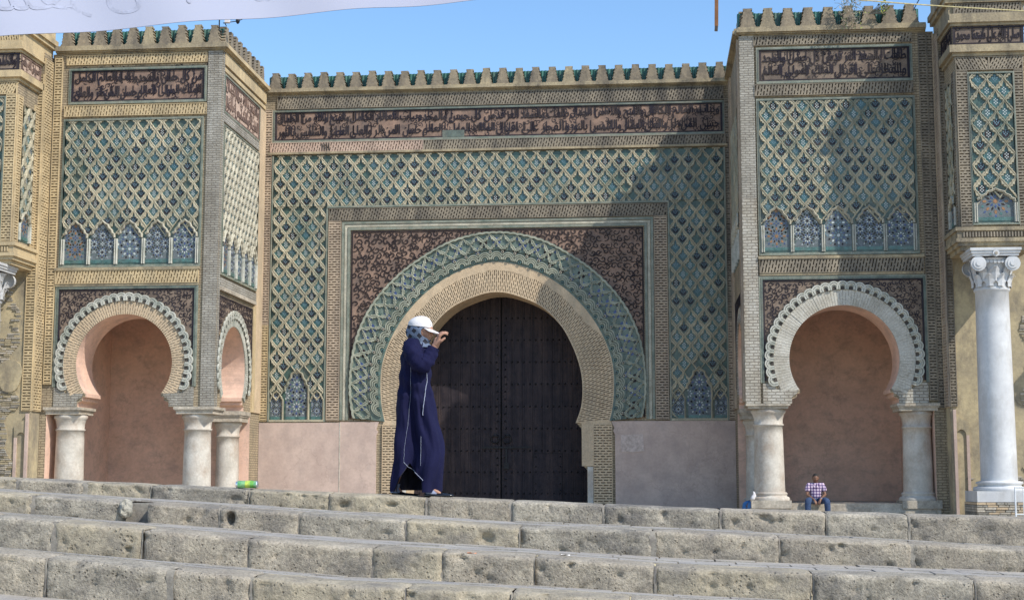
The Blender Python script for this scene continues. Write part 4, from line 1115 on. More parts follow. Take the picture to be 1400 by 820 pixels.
JOINTS = [[-160, -40, 22, 115, 205, 340, 450, 583, 700, 825, 985, 1130, 1243, 1420, 1560],
          [-150, -60, 43, 165, 200, 300, 408, 555, 710, 892, 1065, 1245, 1440, 1600],
          [-140, -20, 75, 195, 340, 510, 605, 730, 895, 1110, 1330, 1480, 1600],
          [-150, -50, 65, 235, 345, 555, 700, 860, 1020, 1180, 1350, 1500]]
PITS = []
def block(x0, x1, Yf, ft, fb, seed, name='stone_block', m=None, top=.36):
    b = MB(); nx = max(4, int((x1-x0)/.022)); P = []
    NZ = 13
    prof = [(0, k/(NZ-1)) for k in range(NZ)]
    g = .005
    vs = []
    for i in range(nx+1):
        X = x0+g+(x1-x0-2*g)*i/nx; zt, zb = ft(X)-.002, fb(X)-.03; H = zt-zb
        ed = min(i, nx-i)/nx*(x1-x0); er = .016*max(0, 1-ed/.02)**2 + .05*max(0, 1-ed/.16)*max(0, noise.noise(Vector((seed, X*3, 7))))
        col = []
        for k in range(NZ):
            t = k/(NZ-1); z = zb+H*t
            n1 = noise.fractal(Vector((X*3.1+seed, z*5, seed*.7)), 1.0, 2.0, 5); n2 = noise.noise(Vector((X*22, z*26, seed)))
            rnd_ = min(.034, .024*max(0, (t-.86)/.14)**2.2*(1+.6*noise.noise(Vector((X*7, seed, 4)))))
            pit = .022*max(0, noise.noise(Vector((X*13+5, z*15, seed+9)))-.28)*3
            hole = sum(dd*math.exp(-(((X-hx)/rx)**2+((z-hz)/rz)**2)**2) for hy, hx, hz, rx, rz, dd in PITS if hy == round(Yf))
            y = hole+Yf+er+rnd_+.009*n1+.005*n2+pit+.012*max(0, .25-t)
            dz = -.014*max(0, (t-.8)/.2)*(1+noise.noise(Vector((X*6, seed, 1))))
            vs.append((X, y, z+dz)); col.append(1)
        zt2 = zt
        for q in (.06, .10, .16, .25, top):
            n1 = noise.fractal(Vector((X*3.1+seed, q*9, seed*.7+4)), 1.0, 2.0, 4)
            vs.append((X, Yf+er+q, zt2+.005*n1-(.010*(1-(q-.06)/.1) if q < .15 else 0)-.4*er))
    K = NZ+5
    b.add(vs, [(i*K+k, (i+1)*K+k, (i+1)*K+k+1, i*K+k+1) for i in range(nx) for k in range(K-1)], m or m_step, True)
    for i in (0, nx):                      # end faces inside the joint
        col = vs[i*K:(i+1)*K]; back = [(c[0], Yf+top, c[2]) for c in col]
        b.add(col+back, [(k, k+1, K+k+1, K+k) for k in range(K-1)], m or m_step)
    return b.build(name, stairs)
for r_, px_, py_, rx, rz, dd in ((1, 315, 708, .030, .05, .13), (1, 665, 737, .06, .05, .05), (0, 470, 690, .05, .03, .04), (2, 175, 750, .02, .02, .06), (0, 535, 690, .05, .02, .04), (3, 560, 812, .03, .03, .05), (1, 1150, 745, .03, .02, .04), (0, 1045, 708, .05, .03, .04), (2, 780, 772, .02, .02, .05)):
    hx, hz = at(px_, py_, YR[r_]); PITS.append((round(YR[r_]), hx, hz, rx, rz, dd))
mj = MB()
for r_ in range(4):
    for X_ in [at(x, 700, YR[r_])[0] for x in JOINTS[r_][1:-1]]:
        if r_ == 1 and abs(X_-at(182, 700, YR[1])[0]) < .16: continue
        w_ = rnd.choice((.006, .010, .028)); zt, zb = ZT[r_](X_), ZB[r_](X_)
        vs_ = []
        for k in range(7):
            z = zb-.02+(zt-zb+.008)*k/6
            for dx in (-w_, 0, w_): vs_.append((X_+dx*rnd.uniform(.7, 1.3), YR[r_]+.012+rnd.uniform(-.008, .008)-.004+(.02 if k == 6 else 0), z))
        mj.add(vs_, [(3*k+q, 3*k+q+1, 3*k+4+q, 3*k+3+q) for k in range(6) for q in (0, 1)], m_joint, True)
mj.build('joint_mortar', stairs, kind='stuff')
for r_ in range(4):
    J = [at(x, 700, YR[r_])[0] for x in JOINTS[r_]]
    for i in range(len(J)-1):
        if r_ == 1 and JOINTS[1][i] == 165: continue
        block(J[i], J[i+1], YR[r_]+rnd.uniform(-.012, .012), ZT[r_], ZB[r_], r_*17.3+i*3.1, m=rnd.choice((m_step, m_step, m_stepy, m_stepg)))
# broken block in the second step: loose pale lump in the hole
b = MB(); x0, x1 = at(163, 690, YR[1])[0], at(205, 690, YR[1])[0]
wbox(b, x0-.02, x1+.02, YR[1]+.16, YR[1]+.40, .5, ZT[1]((x0+x1)/2)-.02, m_joint); b.build('broken_core', stairs)
b = MB(); n = 18; vs = []; cx_ = x0+.035; zc = ZB[1](x0)+.10
for i in range(9):
    for k in range(n):
        f = PI*i/8; t = 2*PI*k/n; d = Vector((math.sin(f)*math.cos(t), math.sin(f)*math.sin(t), math.cos(f))); r = .072*(1+.45*noise.noise(d*2.2+Vector((3, 1, 2))))
        vs.append((cx_+d.x*r*.85, YR[1]+.06+d.y*r, zc+d.z*r*1.05))
b.add(vs, [(i*n+k, i*n+(k+1) % n, (i+1)*n+(k+1) % n, (i+1)*n+k) for i in range(8) for k in range(n)], mat('pale_rubble', (.42, .39, .32), (.28, .26, .21), 12, bscale=40, bump=.6, pits=60))
b.build('loose_rubble', stairs)

# treads: paving between the nosing stones and the next riser
for r_ in range(1, 5):
    ya, yb = YR[r_]+.34, YR[r_-1]+.06; b = MB()
    fa, fb = ZT[r_], ZB[r_-1]
    def zz(X, Y): t = (Y-ya)/(yb-ya); return fa(X)*(1-t)+fb(X)*t
    xs = [-4.5+.5*k for k in range(35)]
    b.add([(X, Y, zz(X, Y)-.014) for X in xs for Y in (ya-.01, yb)], [(2*k, 2*k+2, 2*k+3, 2*k+1) for k in range(34)], m_pavej)
    for row in range(3):
        y0 = ya+(yb-ya)*row/3; y1 = ya+(yb-ya)*(row+1)/3; X = -4.4+rnd.uniform(0, .3)
        while X < 12.4:
            l = rnd.uniform(.28, .46); dz = rnd.uniform(-.006, .006); X1 = X+l-.014
            q = [(X, y0+.007), (X1, y0+.007), (X1, y1-.007), (X, y1-.007)]
            v = [(x, y, zz(x, y)-.013) for x, y in q]+[(x, y, zz(x, y)+dz) for x, y in q]
            b.add(v, [(4, 5, 6, 7), (0, 1, 5, 4), (1, 2, 6, 5), (2, 3, 7, 6), (3, 0, 4, 7)], m_pave); X += l
    if r_ == 4:
        b.add([(X, Y, ZT[4](X)-z) for X in xs for Y, z in ((YR[4]+.3, 0), (YR[4], 0), (YR[4], .6))], [(3*k+q, 3*k+3+q, 3*k+4+q, 3*k+1+q) for k in range(34) for q in (0, 1)], m_step)
    b.build('tread_paving', stairs, kind='stuff')
# square, one sheet: landing, fall to the gate, lower ground at the camera, out to the horizon
b = MB()
xs = [-400, -60, -20, -8, -4]+[-3+.5*k for k in range(31)]+[14, 22, 60, 400]
ys = [YR[0]+.30, -33.2, -32, -30, -27, -24, -20, -16, -12, -8, 0, 20, 90, 600]
b.add([(X, Y, (zland(X, Y) if Y > YR[0]+.4 else ZT[0](X))-.006) for X in xs for Y in ys], [(i*len(ys)+j, (i+1)*len(ys)+j, (i+1)*len(ys)+j+1, i*len(ys)+j+1) for i in range(len(xs)-1) for j in range(len(ys)-1)], m_groundm)
g = b.build('ground', kind='structure')
b = MB()
def low(Y): 
    return ZG+.0 if Y < -41.5 else ZG+(.55+.42)*0
prof = [(-400, ZG), (-41.5, ZG), (-41.5, ZG+.18), (-40.5, ZG+.19), (-40.5, ZG+.36), (-39.5, ZG+.37), (-39.5, ZG+.55), (-38.3, ZG+.56), (-37.9, ZG+.57)]
for x0_, x1_ in ((-400, 400),):
    xs2 = [x0_, -20, 0, 10, 30, x1_]
    b.add([(X, Y, z-.01) for X in xs2 for Y, z in prof], [(i*9+j, (i+1)*9+j, (i+1)*9+j+1, i*9+j+1) for i in range(5) for j in range(8)], m_groundm)
b.build('lower_ground', kind='structure')

# ================================================================== FIGURES
def skin_mesh(name, V, E, R, sub=2, extra=None, voxel=None, smooth=3):
    me = bpy.data.meshes.new(name); me.from_pydata(V, E, []); o = bpy.data.objects.new(name, me); COL.objects.link(o)
    sk = o.modifiers.new('s', 'SKIN'); sk.use_smooth_shade = True; sk.branch_smoothing = .3
    for i, v in enumerate(me.skin_vertices[0].data):
        r = R[i]; v.radius = r if isinstance(r, tuple) else (r, r); v.use_root = (i == 0)
    sb = o.modifiers.new('u', 'SUBSURF'); sb.levels = sub; sb.render_levels = sub
    bpy.context.view_layer.update(); dg = bpy.context.evaluated_depsgraph_get()
    m2 = bpy.data.meshes.new_from_object(o.evaluated_get(dg)); bpy.data.objects.remove(o)
    if extra:
        bm = bmesh.new(); bm.from_mesh(m2)
        for e in extra: bm.from_mesh(e)
        bm.to_mesh(m2); bm.free()
    if voxel:
        o = bpy.data.objects.new(name, m2); COL.objects.link(o)
        rm = o.modifiers.new('r', 'REMESH'); rm.mode = 'VOXEL'; rm.voxel_size = voxel; rm.use_smooth_shade = True
        if smooth: sm = o.modifiers.new('m', 'SMOOTH'); sm.iterations = smooth; sm.factor = .5
        bpy.context.view_layer.update(); dg = bpy.context.evaluated_depsgraph_get()
        m3 = bpy.data.meshes.new_from_object(o.evaluated_get(dg)); bpy.data.objects.remove(o); m2 = m3
    for p in m2.polygons: p.use_smooth = True
    return m2
def body_mesh(V, E, R, extra, voxel, smooth=3, slim=.80):
    nu, nv = 14, 9; tv = []; tf_ = []
    for q in range(1, nv):
        for k in range(nu): f = PI*q/nv; t = 2*PI*k/nu; tv.append((math.sin(f)*math.cos(t), math.sin(f)*math.sin(t), math.cos(f)))
    tf_ = [(q*nu+k, (q+1)*nu+k, (q+1)*nu+(k+1) % nu, q*nu+(k+1) % nu) for q in range(nv-2) for k in range(nu)]+[tuple(range(nu)), tuple(reversed(range((nv-2)*nu, (nv-1)*nu)))]
    vs = []; fs = []
    rr = [r if isinstance(r, tuple) else (r, r) for r in R]
    rr = [tuple(x*(slim if max(r) >= .04 else 1) for x in r) for r in rr]      # clothed parts stay inside the cloth
    for (i, j) in E:
        a, c = Vector(V[i]), Vector(V[j]); n = max(2, int((c-a).length/(min(min(rr[i]), min(rr[j]))*.45))+1)
        for k in range(n+1):
            t = k/n; p = a+(c-a)*t; r = tuple(rr[i][q]+(rr[j][q]-rr[i][q])*t for q in (0, 1)); b0 = len(vs)
            vs += [(p.x+x*r[0], p.y+y*r[1], p.z+z*min(r)) for x, y, z in tv]; fs += [tuple(b0+q for q in f) for f in tf_]
    for e in extra:
        b0 = len(vs); vs += [tuple(v.co) for v in e.vertices]; fs += [tuple(b0+q for q in p.vertices) for p in e.polygons]
    me = bpy.data.meshes.new('body'); me.from_pydata(vs, [], fs); me.update()
    o = bpy.data.objects.new('body', me); COL.objects.link(o)
    rm = o.modifiers.new('r', 'REMESH'); rm.mode = 'VOXEL'; rm.voxel_size = voxel
    sm = o.modifiers.new('m', 'SMOOTH'); sm.iterations = smooth; sm.factor = .5
    bpy.context.view_layer.update(); dg = bpy.context.evaluated_depsgraph_get()
    m3 = bpy.data.meshes.new_from_object(o.evaluated_get(dg)); bpy.data.objects.remove(o)
    for p in m3.polygons: p.use_smooth = True
    return m3
def head_mesh(c, s=1.0, yaw=0, tilt=0):
    """head with brow, eye hollows, nose, lips, chin, ears; faces +X before yaw"""
    bm = bmesh.new(); bmesh.ops.create_uvsphere(bm, u_segments=48, v_segments=36, radius=1)
    for v in bm.verts:
        x, y, z = v.co
        X, Y, Z = x*.095, y*.076, z*.115
        if z < 0: X = X*(1-.10*(-z)); Y *= (1-.32*(-z)**1.4)
        f = max(0, x)
        if x > 0:
            g = lambda cy, cz, sy, sz: math.exp(-((Y-cy)/sy)**2-((Z-cz)/sz)**2)
            X += .004*g(0, .03, .05, .012)                     # brow
            for s_ in (-1, 1):
                X -= .012*g(s_*.031, .008, .016, .012); X += .006*g(s_*.031, .006, .009, .006)   # socket, eyeball
                X += .006*g(s_*.038, -.022, .018, .016)
            X += .020*g(0, -.024, .011, .012)+.010*g(0, -.004, .009, .020)   # nose
            X += .009*g(0, -.052, .020, .006)-.004*g(0, -.058, .02, .003)+.008*g(0, -.065, .017, .006)
            X += .012*g(0, -.094, .022, .016)-.004*g(0, -.077, .02, .006)
        v.co = (X, Y, Z)
    for s_ in (-1, 1):
        r = bmesh.ops.create_uvsphere(bm, u_segments=12, v_segments=8, radius=1)
        for v in r['verts']: v.co = Vector((v.co.x*.018-.005, v.co.y*.010+s_*.077, v.co.z*.030))
    M = Matrix.Translation(c) @ Matrix.Rotation(yaw, 4, 'Z') @ Matrix.Rotation(tilt, 4, 'Y') @ Matrix.Scale(s, 4)
    bmesh.ops.transform(bm, matrix=M, verts=bm.verts)
    me = bpy.data.meshes.new('head'); bm.to_mesh(me); bm.free(); return me
def hand_graph(V, E, R, wrist_i, palm_dir, side, curl, size=1.0, fist=.5):
    """palm, four curled fingers and a thumb growing from vertex wrist_i"""
    d = Vector(palm_dir).normalized(); s = Vector(side).normalized(); n = d.cross(s).normalized()*curl
    w = Vector(V[wrist_i])
    pc = w+d*.05*size; V.append(tuple(pc)); R.append((.030*size, .024*size)); E.append((wrist_i, len(V)-1)); pi_ = len(V)-1
    for k, (o, L) in enumerate(((-.030, .066), (-.010, .076), (.010, .072), (.029, .056))):
        b0 = w+d*.088*size+s*o*size; V.append(tuple(w+d*.03*size+s*o*.7*size)); R.append(.014*size); V.append(tuple(b0)); R.append(.0125*size); E.append((len(V)-2, len(V)-1)); E.append((wrist_i, len(V)-2)); last = len(V)-1
        ang = 0; p = b0
        for q in range(3):
            ang += fist*(.9-.08*k+.25*rnd.random()); dd = d*math.cos(ang)+n*math.sin(ang); p = p+dd*(L*size*(.42, .32, .26)[q])
            V.append(tuple(p)); R.append((.0098, .0090, .0082)[q]*size); E.append((last, len(V)-1)); last = len(V)-1
    t0 = w+d*.028*size-s*.030*size+n*.008; V.append(tuple(t0)); R.append(.013*size); E.append((wrist_i, len(V)-1)); last = len(V)-1
    for q in range(2):
        t0 = t0+(d*.8-s*(.55-.5*q)+n*.5).normalized()*.033*size; V.append(tuple(t0)); R.append((.0115, .0098)[q]*size); E.append((last, len(V)-1)); last = len(V)-1
def setmat(me, *ms):
    me.materials.clear()
    for m in ms: me.materials.append(m)
    return me
def tf(me, M):
    me.transform(M); me.update(); return me
m_skin = mat('warm_skin', (.40, .22, .145), (.34, .18, .12), 12, rough=.55, bump=.05, fine=.05, spec=.3)
m_skin2 = mat('brown_skin', (.20, .105, .068), (.16, .085, .055), 12, rough=.5, bump=.05, fine=.05, spec=.3)
m_navy = mat('navy_cloth', (.011, .0115, .044), (.007, .0075, .030), 3, spec=.12, rough=.85, bump=.12, bscale=60, fine=.12)
m_navyd = mat('dark_lining', (.012, .012, .03), (.008, .008, .02), 3, rough=.9)
m_pipe = mat('pale_piping', (.34, .36, .45), (.24, .26, .34), 20, rough=.7)
m_cap = mat('white_cotton', (.66, .63, .62), (.60, .57, .57), 8, rough=.85, bump=.1, fine=.03)
m_sock = mat('grey_blue_sock', (.20, .22, .30), (.16, .18, .25), 20)
m_shoe = mat('black_patent', (.012, .012, .015), (.009, .009, .011), 4, rough=.15, bump=0, fine=.02)
m_jean = mat('blue_denim', (.035, .065, .14), (.02, .04, .09), 8, rough=.9, fine=.2)
m_jeanl = mat('light_denim', (.06, .19, .42), (.04, .14, .33), 8, rough=.9, fine=.2)
m_hair = mat('black_hair', (.012, .010, .009), (.008, .007, .006), 30, rough=.7, bump=.3, bscale=120)
# head scarf: blue grey cloth with black lozenges
m_scarf = mat('scarf_cloth', (.115, .15, .22), (.09, .12, .18), 10, rough=.8, bump=.1, fine=.05)
nt = m_scarf.node_tree; g_ = nt.nodes.new('ShaderNodeNewGeometry'); acc = None
for vec in ((11, 2, 12.0), (11, -2, -9.5)):
    d = nt.nodes.new('ShaderNodeVectorMath'); d.operation = 'DOT_PRODUCT'; nt.links.new(g_.outputs['Position'], d.inputs[0]); d.inputs[1].default_value = vec
    f = nt.nodes.new('ShaderNodeMath'); f.operation = 'FRACT'; nt.links.new(d.outputs['Value'], f.inputs[0])
    l = nt.nodes.new('ShaderNodeMath'); l.operation = 'LESS_THAN'; l.inputs[1].default_value = .56; nt.links.new(f.outputs[0], l.inputs[0])
    if acc is None: acc = l.outputs[0]
    else:
        q = nt.nodes.new('ShaderNodeMath'); q.operation = 'MULTIPLY'; nt.links.new(acc, q.inputs[0]); nt.links.new(l.outputs[0], q.inputs[1]); acc = q.outputs[0]
bs = nt.nodes['Principled BSDF']; src = bs.inputs['Base Color'].links[0].from_socket
mx = nt.nodes.new('ShaderNodeMixRGB'); nt.links.new(acc, mx.inputs[0]); nt.links.new(src, mx.inputs[1]); mx.inputs[2].default_value = (.010, .011, .020, 1); nt.links.new(mx.outputs[0], bs.inputs['Base Color'])

# ---- woman in a navy djellaba walking right
wx, wy = at(570, 678, -33.72); WO = Vector((wx, -33.62, zland(wx, -33.62)+.0)); K = 1.0
woman = empty('person', tuple(WO), 'woman in white cap and long navy robe walking along the top step, hand raised', 'person')
MW = Matrix.Translation(WO)
V = [(-.03, 0, .95), (-.02, 0, 1.10), (-.02, 0, 1.28), (0, 0, 1.37), (.01, 0, 1.43), (-.03, -.15, 1.34), (.055, -.19, 1.19), (.168, -.15, 1.37), (-.03, .15, 1.34), (-.10, .2, 1.10), (-.04, .2, .90),
     (0, -.09, .90), (.10, -.09, .50), (.10, -.08, .09), (-.05, .09, .90), (-.12, .09, .48), (-.24, .09, .10), (.20, -.08, .035), (-.17, .09, .03)]
E_ = [(0, 1), (1, 2), (2, 3), (3, 4), (3, 5), (5, 6), (6, 7), (3, 8), (8, 9), (9, 10), (0, 11), (11, 12), (12, 13), (0, 14), (14, 15), (15, 16), (13, 17), (16, 18)]
R_ = [(.13, .10), (.11, .09), (.14, .10), .07, .05, .055, .042, .033, .055, .04, .027, .085, .055, .030, .085, .055, .030, .018, .018]
hand_graph(V, E_, R_, 7, (.36, -.05, .93), (-.35, 1, .15), -1, 1.12, .55)
hand_graph(V, E_, R_, 10, (.1, 0, -1), (1, 0, 0), 1, .95, .3)
body = body_mesh(V, E_, R_, [head_mesh((.020, 0, 1.512), 1.07, -.22, .10)], .0048, 2)
setmat(body, m_skin); tf(body, MW); inst('body', body, (0, 0, 0), woman)
# robe as one draped surface
SEC = [(1.43, -.015, .070, .075), (1.40, -.02, .095, .12), (1.36, -.028, .118, .175), (1.28, -.038, .132, .195), (1.12, -.042, .140, .19), (.98, -.042, .150, .19), (.80, -.03, .178, .20), (.60, -.010, .196, .215), (.40, -.006, .206, .22), (.22, -.022, .212, .225), (.07, -.036, .218, .23)]
def secat(z):
    if z >= SEC[0][0]: return SEC[0][1:]
    for a, c in zip(SEC, SEC[1:]):
        if a[0] >= z >= c[0]:
            t = (a[0]-z)/(a[0]-c[0]); return tuple(a[k]+(c[k]-a[k])*t for k in (1, 2, 3))
    return SEC[-1][1:]
def robe(th, z, off=0):
    xc, rx, ry = secat(z); d = max(0, (1.25-z)/1.2)
    f = .030*d*math.cos(3*th+1.2*z+.4)+.016*d*math.cos(7*th-2.5*z)+.010*math.sin(11*th+6*z)*d+.016*noise.noise(Vector((math.cos(th)*3, math.sin(th)*3, z*5)))+.022*noise.noise(Vector((math.cos(th)*5+z*2.2, math.sin(th)*5, z*2.6+4)))*(.4+d)+.008*noise.noise(Vector((th*6, z*3, 2)))
    a = (th-4.55); f -= .125*d*math.exp(-(a/.22)**2)       # deep fold between the legs on the near side
    f += .03*d*math.exp(-((th-5.2)/.35)**2)
    if z > .9: f += .008*math.sin(z*38+3*math.cos(th))
    x = xc+(rx+f*.8+off)*math.cos(th); y = (ry+f*1.3+off)*math.sin(th)
    knee = .030*math.exp(-((z-.42)/.16)**2)*max(0, math.cos(th-5.6))
    return (x+knee, y, z)
def hem(th):
    x = math.cos(th)*.232-.02; 
    if math.sin(th) < 0:                       # near side: side slit lifts the hem in a curve
        px = 570+x/.00657
        if 541 < px < 556: return .045+(.305-.045)*max(0, min(1, (px-541)/13))**1.1
        if 556 <= px < 582: t = (px-556)/26; return .305-(.305-.145)*t**.8
        return .05 if px < 541 else .045
    return .06
NT, NZ_ = 120, 60
def garment(off, m, top=1.44):
    b = MB(); vs = []
    for i in range(NT):
        th = 2*PI*i/NT; h = hem(th)
        for k in range(NZ_+1): z = top-(top-h)*k/NZ_; vs.append(tuple(Vector(robe(th, z, off))+WO))
    n = NZ_+1
    b.add(vs, [(i*n+k, i*n+k+1, ((i+1) % NT)*n+k+1, ((i+1) % NT)*n+k) for i in range(NT) for k in range(NZ_)], m, True)
    return b
b = garment(0, m_navy); rb = b.build('robe', woman)
b = garment(-.012, m_navyd); b.build('lining', rb)
def near(x, z):
    best = None
    for k in range(200):
        th = PI+PI*k/199; p = robe(th, z, .004)
        if best is None or abs(p[0]-x) < best[0]: best = (abs(p[0]-x), p)
    return Vector(best[1])+WO
def piping(pts, m, r=.004, parent=None, name='piping'):
    b = MB(); P = []
    for (px, py) in pts: P.append(near((px-570)*.00657, (678-py)*.00657))
    vs = []
    for p in P:
        for q in range(5): a = 2*PI*q/5; vs.append((p.x+r*math.cos(a), p.y+r*math.sin(a)-.002, p.z+ (r*.4*math.sin(a))))
    b.add(vs, [(i*5+q, i*5+(q+1) % 5, (i+1)*5+(q+1) % 5, (i+1)*5+q) for i in range(len(P)-1) for q in range(5)], m, True)
    return b.build(name, parent)
def interp(P, n=24):
    out = []
    for a, c in zip(P, P[1:]):
        for k in range(n//(len(P)-1)+1): t = k/(n//(len(P)-1)+1); out.append((a[0]+(c[0]-a[0])*t, a[1]+(c[1]-a[1])*t))
    return out+[P[-1]]
piping(interp([(583, 498), (583, 520), (581, 545), (579, 566)]), m_pipe, .0036, rb, 'zip')
piping(interp([(562, 500), (561, 540), (558, 580), (554, 612), (553.5, 631)]), m_pipe, .0012, rb)
piping(interp([(553.5, 630), (558, 636), (566, 641), (573, 648), (581, 655)]), m_pipe, .0032, rb)
piping(interp([(577, 595), (577, 615), (577, 635)]), m_pipe, .0016, rb)
# sleeves
def sleeve(path, rad, m, parent, name='sleeve'):
    b = MB(); P = [Vector(p) for p in path]; n = 24; vs = []; C = []
    for i in range(len(P)-1):
        for k in range(8): t = k/8; p0 = P[max(i-1, 0)]; p3 = P[min(i+2, len(P)-1)]; C.append((.5*((2*P[i])+(P[i+1]-p0)*t+(2*p0-5*P[i]+4*P[i+1]-p3)*t*t+(-p0+3*P[i]-3*P[i+1]+p3)*t**3), rad[i]+(rad[i+1]-rad[i])*t))
    C.append((P[-1], rad[-1])); up = Vector((0, 1, 0))
    for i, (c, r) in enumerate(C):
        d = (C[min(i+1, len(C)-1)][0]-C[max(i-1, 0)][0]).normalized(); s = d.cross(up).normalized(); u = s.cross(d)
        for k in range(n):
            t = 2*PI*k/n; rr = r*(.93+.20*noise.noise(Vector((math.cos(t)*1.9, math.sin(t)*1.9, i*.5)))+.10*abs(math.sin(i*.62+1.6*math.cos(t+.5))))
            vs.append(tuple(c+s*rr*math.cos(t)+u*rr*math.sin(t)+WO))
    b.add(vs, [(i*n+k, i*n+(k+1) % n, (i+1)*n+(k+1) % n, (i+1)*n+k) for i in range(len(C)-1) for k in range(n)], m, True)
    return b.build(name, parent)
sleeve([(-.05, -.08, 1.37), (-.045, -.16, 1.33), (.0, -.20, 1.245), (.06, -.205, 1.20), (.115, -.18, 1.265), (.152, -.155, 1.345)], [.08, .088, .090, .088, .070, .052], m_navy, rb)
sleeve([(-.03, .08, 1.37), (-.05, .17, 1.32), (-.09, .21, 1.12), (-.05, .2, .93)], [.075, .075, .07, .07], m_navy, rb)
# trousers / lining legs, socks, shoes
def tube(path, rad, m, parent, name, O=WO):
    b = MB(); n = 16; vs = []
    for i, (p, r) in enumerate(zip(path, rad)):
        p = Vector(p)
        for k in range(n): t = 2*PI*k/n; vs.append(tuple(p+Vector((r*math.cos(t), r*math.sin(t), 0))+O))
    b.add(vs, [(i*n+k, i*n+(k+1) % n, (i+1)*n+(k+1) % n, (i+1)*n+k) for i in range(len(path)-1) for k in range(n)], m, True)
    return b.build(name, parent)
tube([(.10, -.08, .09), (.115, -.08, .06), (.135, -.08, .03)], [.040, .048, .058], m_sock, woman, 'sock')
tube([(-.22, .09, .12), (-.235, .09, .08), (-.225, .09, .04)], [.036, .042, .052], m_sock, woman, 'sock')
def shoe(x, y, L, m, parent, lift=0, O=WO, rot=0):
    b = MB(); n = 14; vs = []; S_ = []
    for i in range(13):
        t = i/12; w = .043*math.sin(PI*min(.97, max(.06, .12+t*.86)))**.55*(1-.15*t); h = (.060-.038*t) if t > .2 else .06
        if t > .93: w *= .55; h *= .8
        for k in range(n):
            a = 2*PI*k/n; z = max(-.012, math.sin(a)*h*.62); px_, py_ = (t-.25)*L, w*math.cos(a)
            vs.append(tuple(Vector((x+px_*math.cos(rot)-py_*math.sin(rot), y+px_*math.sin(rot)+py_*math.cos(rot), .014+z+lift*max(0, .5-t)))+O))
    b.add(vs, [(i*n+k, i*n+(k+1) % n, (i+1)*n+(k+1) % n, (i+1)*n+k) for i in range(12) for k in range(n)]+[tuple(range(n)), tuple(range(12*n, 13*n))], m, True)
    return b.build('shoe', parent)
shoe(.135, -.08, .26, m_shoe, woman); shoe(-.20, .09, .25, m_shoe, woman, lift=.05)
# scarf and cap
b = MB(); n = 40; vs = []; HC_ = Vector((.008, 0, 1.50))
rows = 26
for i in range(rows):
    t = i/(rows-1); z = 1.63-.27*t
    if z > 1.42: r = .128*math.sqrt(max(0, 1-((z-1.505)/.132)**2)); ry = r*.80; xc = -.006
    else: r = .080; ry = .085; xc = -.01
    nb = max(0, min(1, (1.47-z)/.06)); r = max(r, .0)*(1-nb)+(.088+.05*max(0, (1.40-z)/.05))*nb; ry = max(ry, 0)*(1-nb)+(.09+.06*max(0, (1.40-z)/.05))*nb
    open_ = 1.28*math.exp(-((z-1.50)/.062)**4) if z > 1.405 else 0       # half angle of the face opening
    for k in range(n+1):
        f = k/n; th = open_+(2*PI-2*open_)*f-.10
        rr = 1+.035*noise.noise(Vector((math.cos(th)*2.2, math.sin(th)*2.2, z*16)))+.02*math.sin(z*70+3*th)
        vs.append((HC_.x+xc+r*rr*math.cos(th)+WO.x, ry*rr*math.sin(th)+WO.y, z+WO.z))
b.add(vs, [(i*(n+1)+k, i*(n+1)+k+1, (i+1)*(n+1)+k+1, (i+1)*(n+1)+k) for i in range(rows-1) for k in range(n)], m_scarf, True)
scf = b.build('headscarf', woman)
md = scf.modifiers.new('thickness', 'SOLIDIFY'); md.thickness = .008; md.offset = 0
b = MB(); n = 36; vs = []; CC = Vector((.005, 0, 1.553))
for i in range(12):
    f = i/11; el = PI/2*f
    for k in range(n):
        th = 2*PI*k/n; rr = 1+.018*abs(math.cos(3*th))*math.sin(el)+.03*noise.noise(Vector((math.cos(th)*1.5, math.sin(th)*1.5, el*2)))
        vs.append((CC.x+.114*math.cos(el*.98)*math.cos(th)*rr*1.0+WO.x-.004*math.sin(el), .108*math.cos(el*.98)*math.sin(th)*rr+WO.y, CC.z+(.104+.016*math.cos(th)*math.cos(el))*math.sin(el)**.8+WO.z+.012*math.cos(th)*(1-f)*-1))
fs = [(i*n+k, i*n+(k+1) % n, (i+1)*n+(k+1) % n, (i+1)*n+k) for i in range(11) for k in range(n)]+[tuple(range(11*n, 12*n))]
b.add(vs, fs, m_cap, True)
cp = b.build('cap', woman)
b = MB(); vs = []; nr = 6
for i in range(17):
    a = -1.15+2.3*i/16
    for q in range(nr):
        f = q/(nr-1); ext = .092*math.cos(a*.95)**.8*f
        x = .005+.110*math.cos(a)+ext; y = .106*math.sin(a)*(1+.02*f); z = 1.545-.012*math.cos(a)-.50*ext-.012*math.sin(a)**2*f
        vs.append((x+WO.x, y+WO.y, z+WO.z))
b.add(vs, [(i*nr+q, i*nr+q+1, (i+1)*nr+q+1, (i+1)*nr+q) for i in range(16) for q in range(nr-1)], m_cap, True)
br = b.build('brim', cp); md = br.modifiers.new('thickness', 'SOLIDIFY'); md.thickness = .006

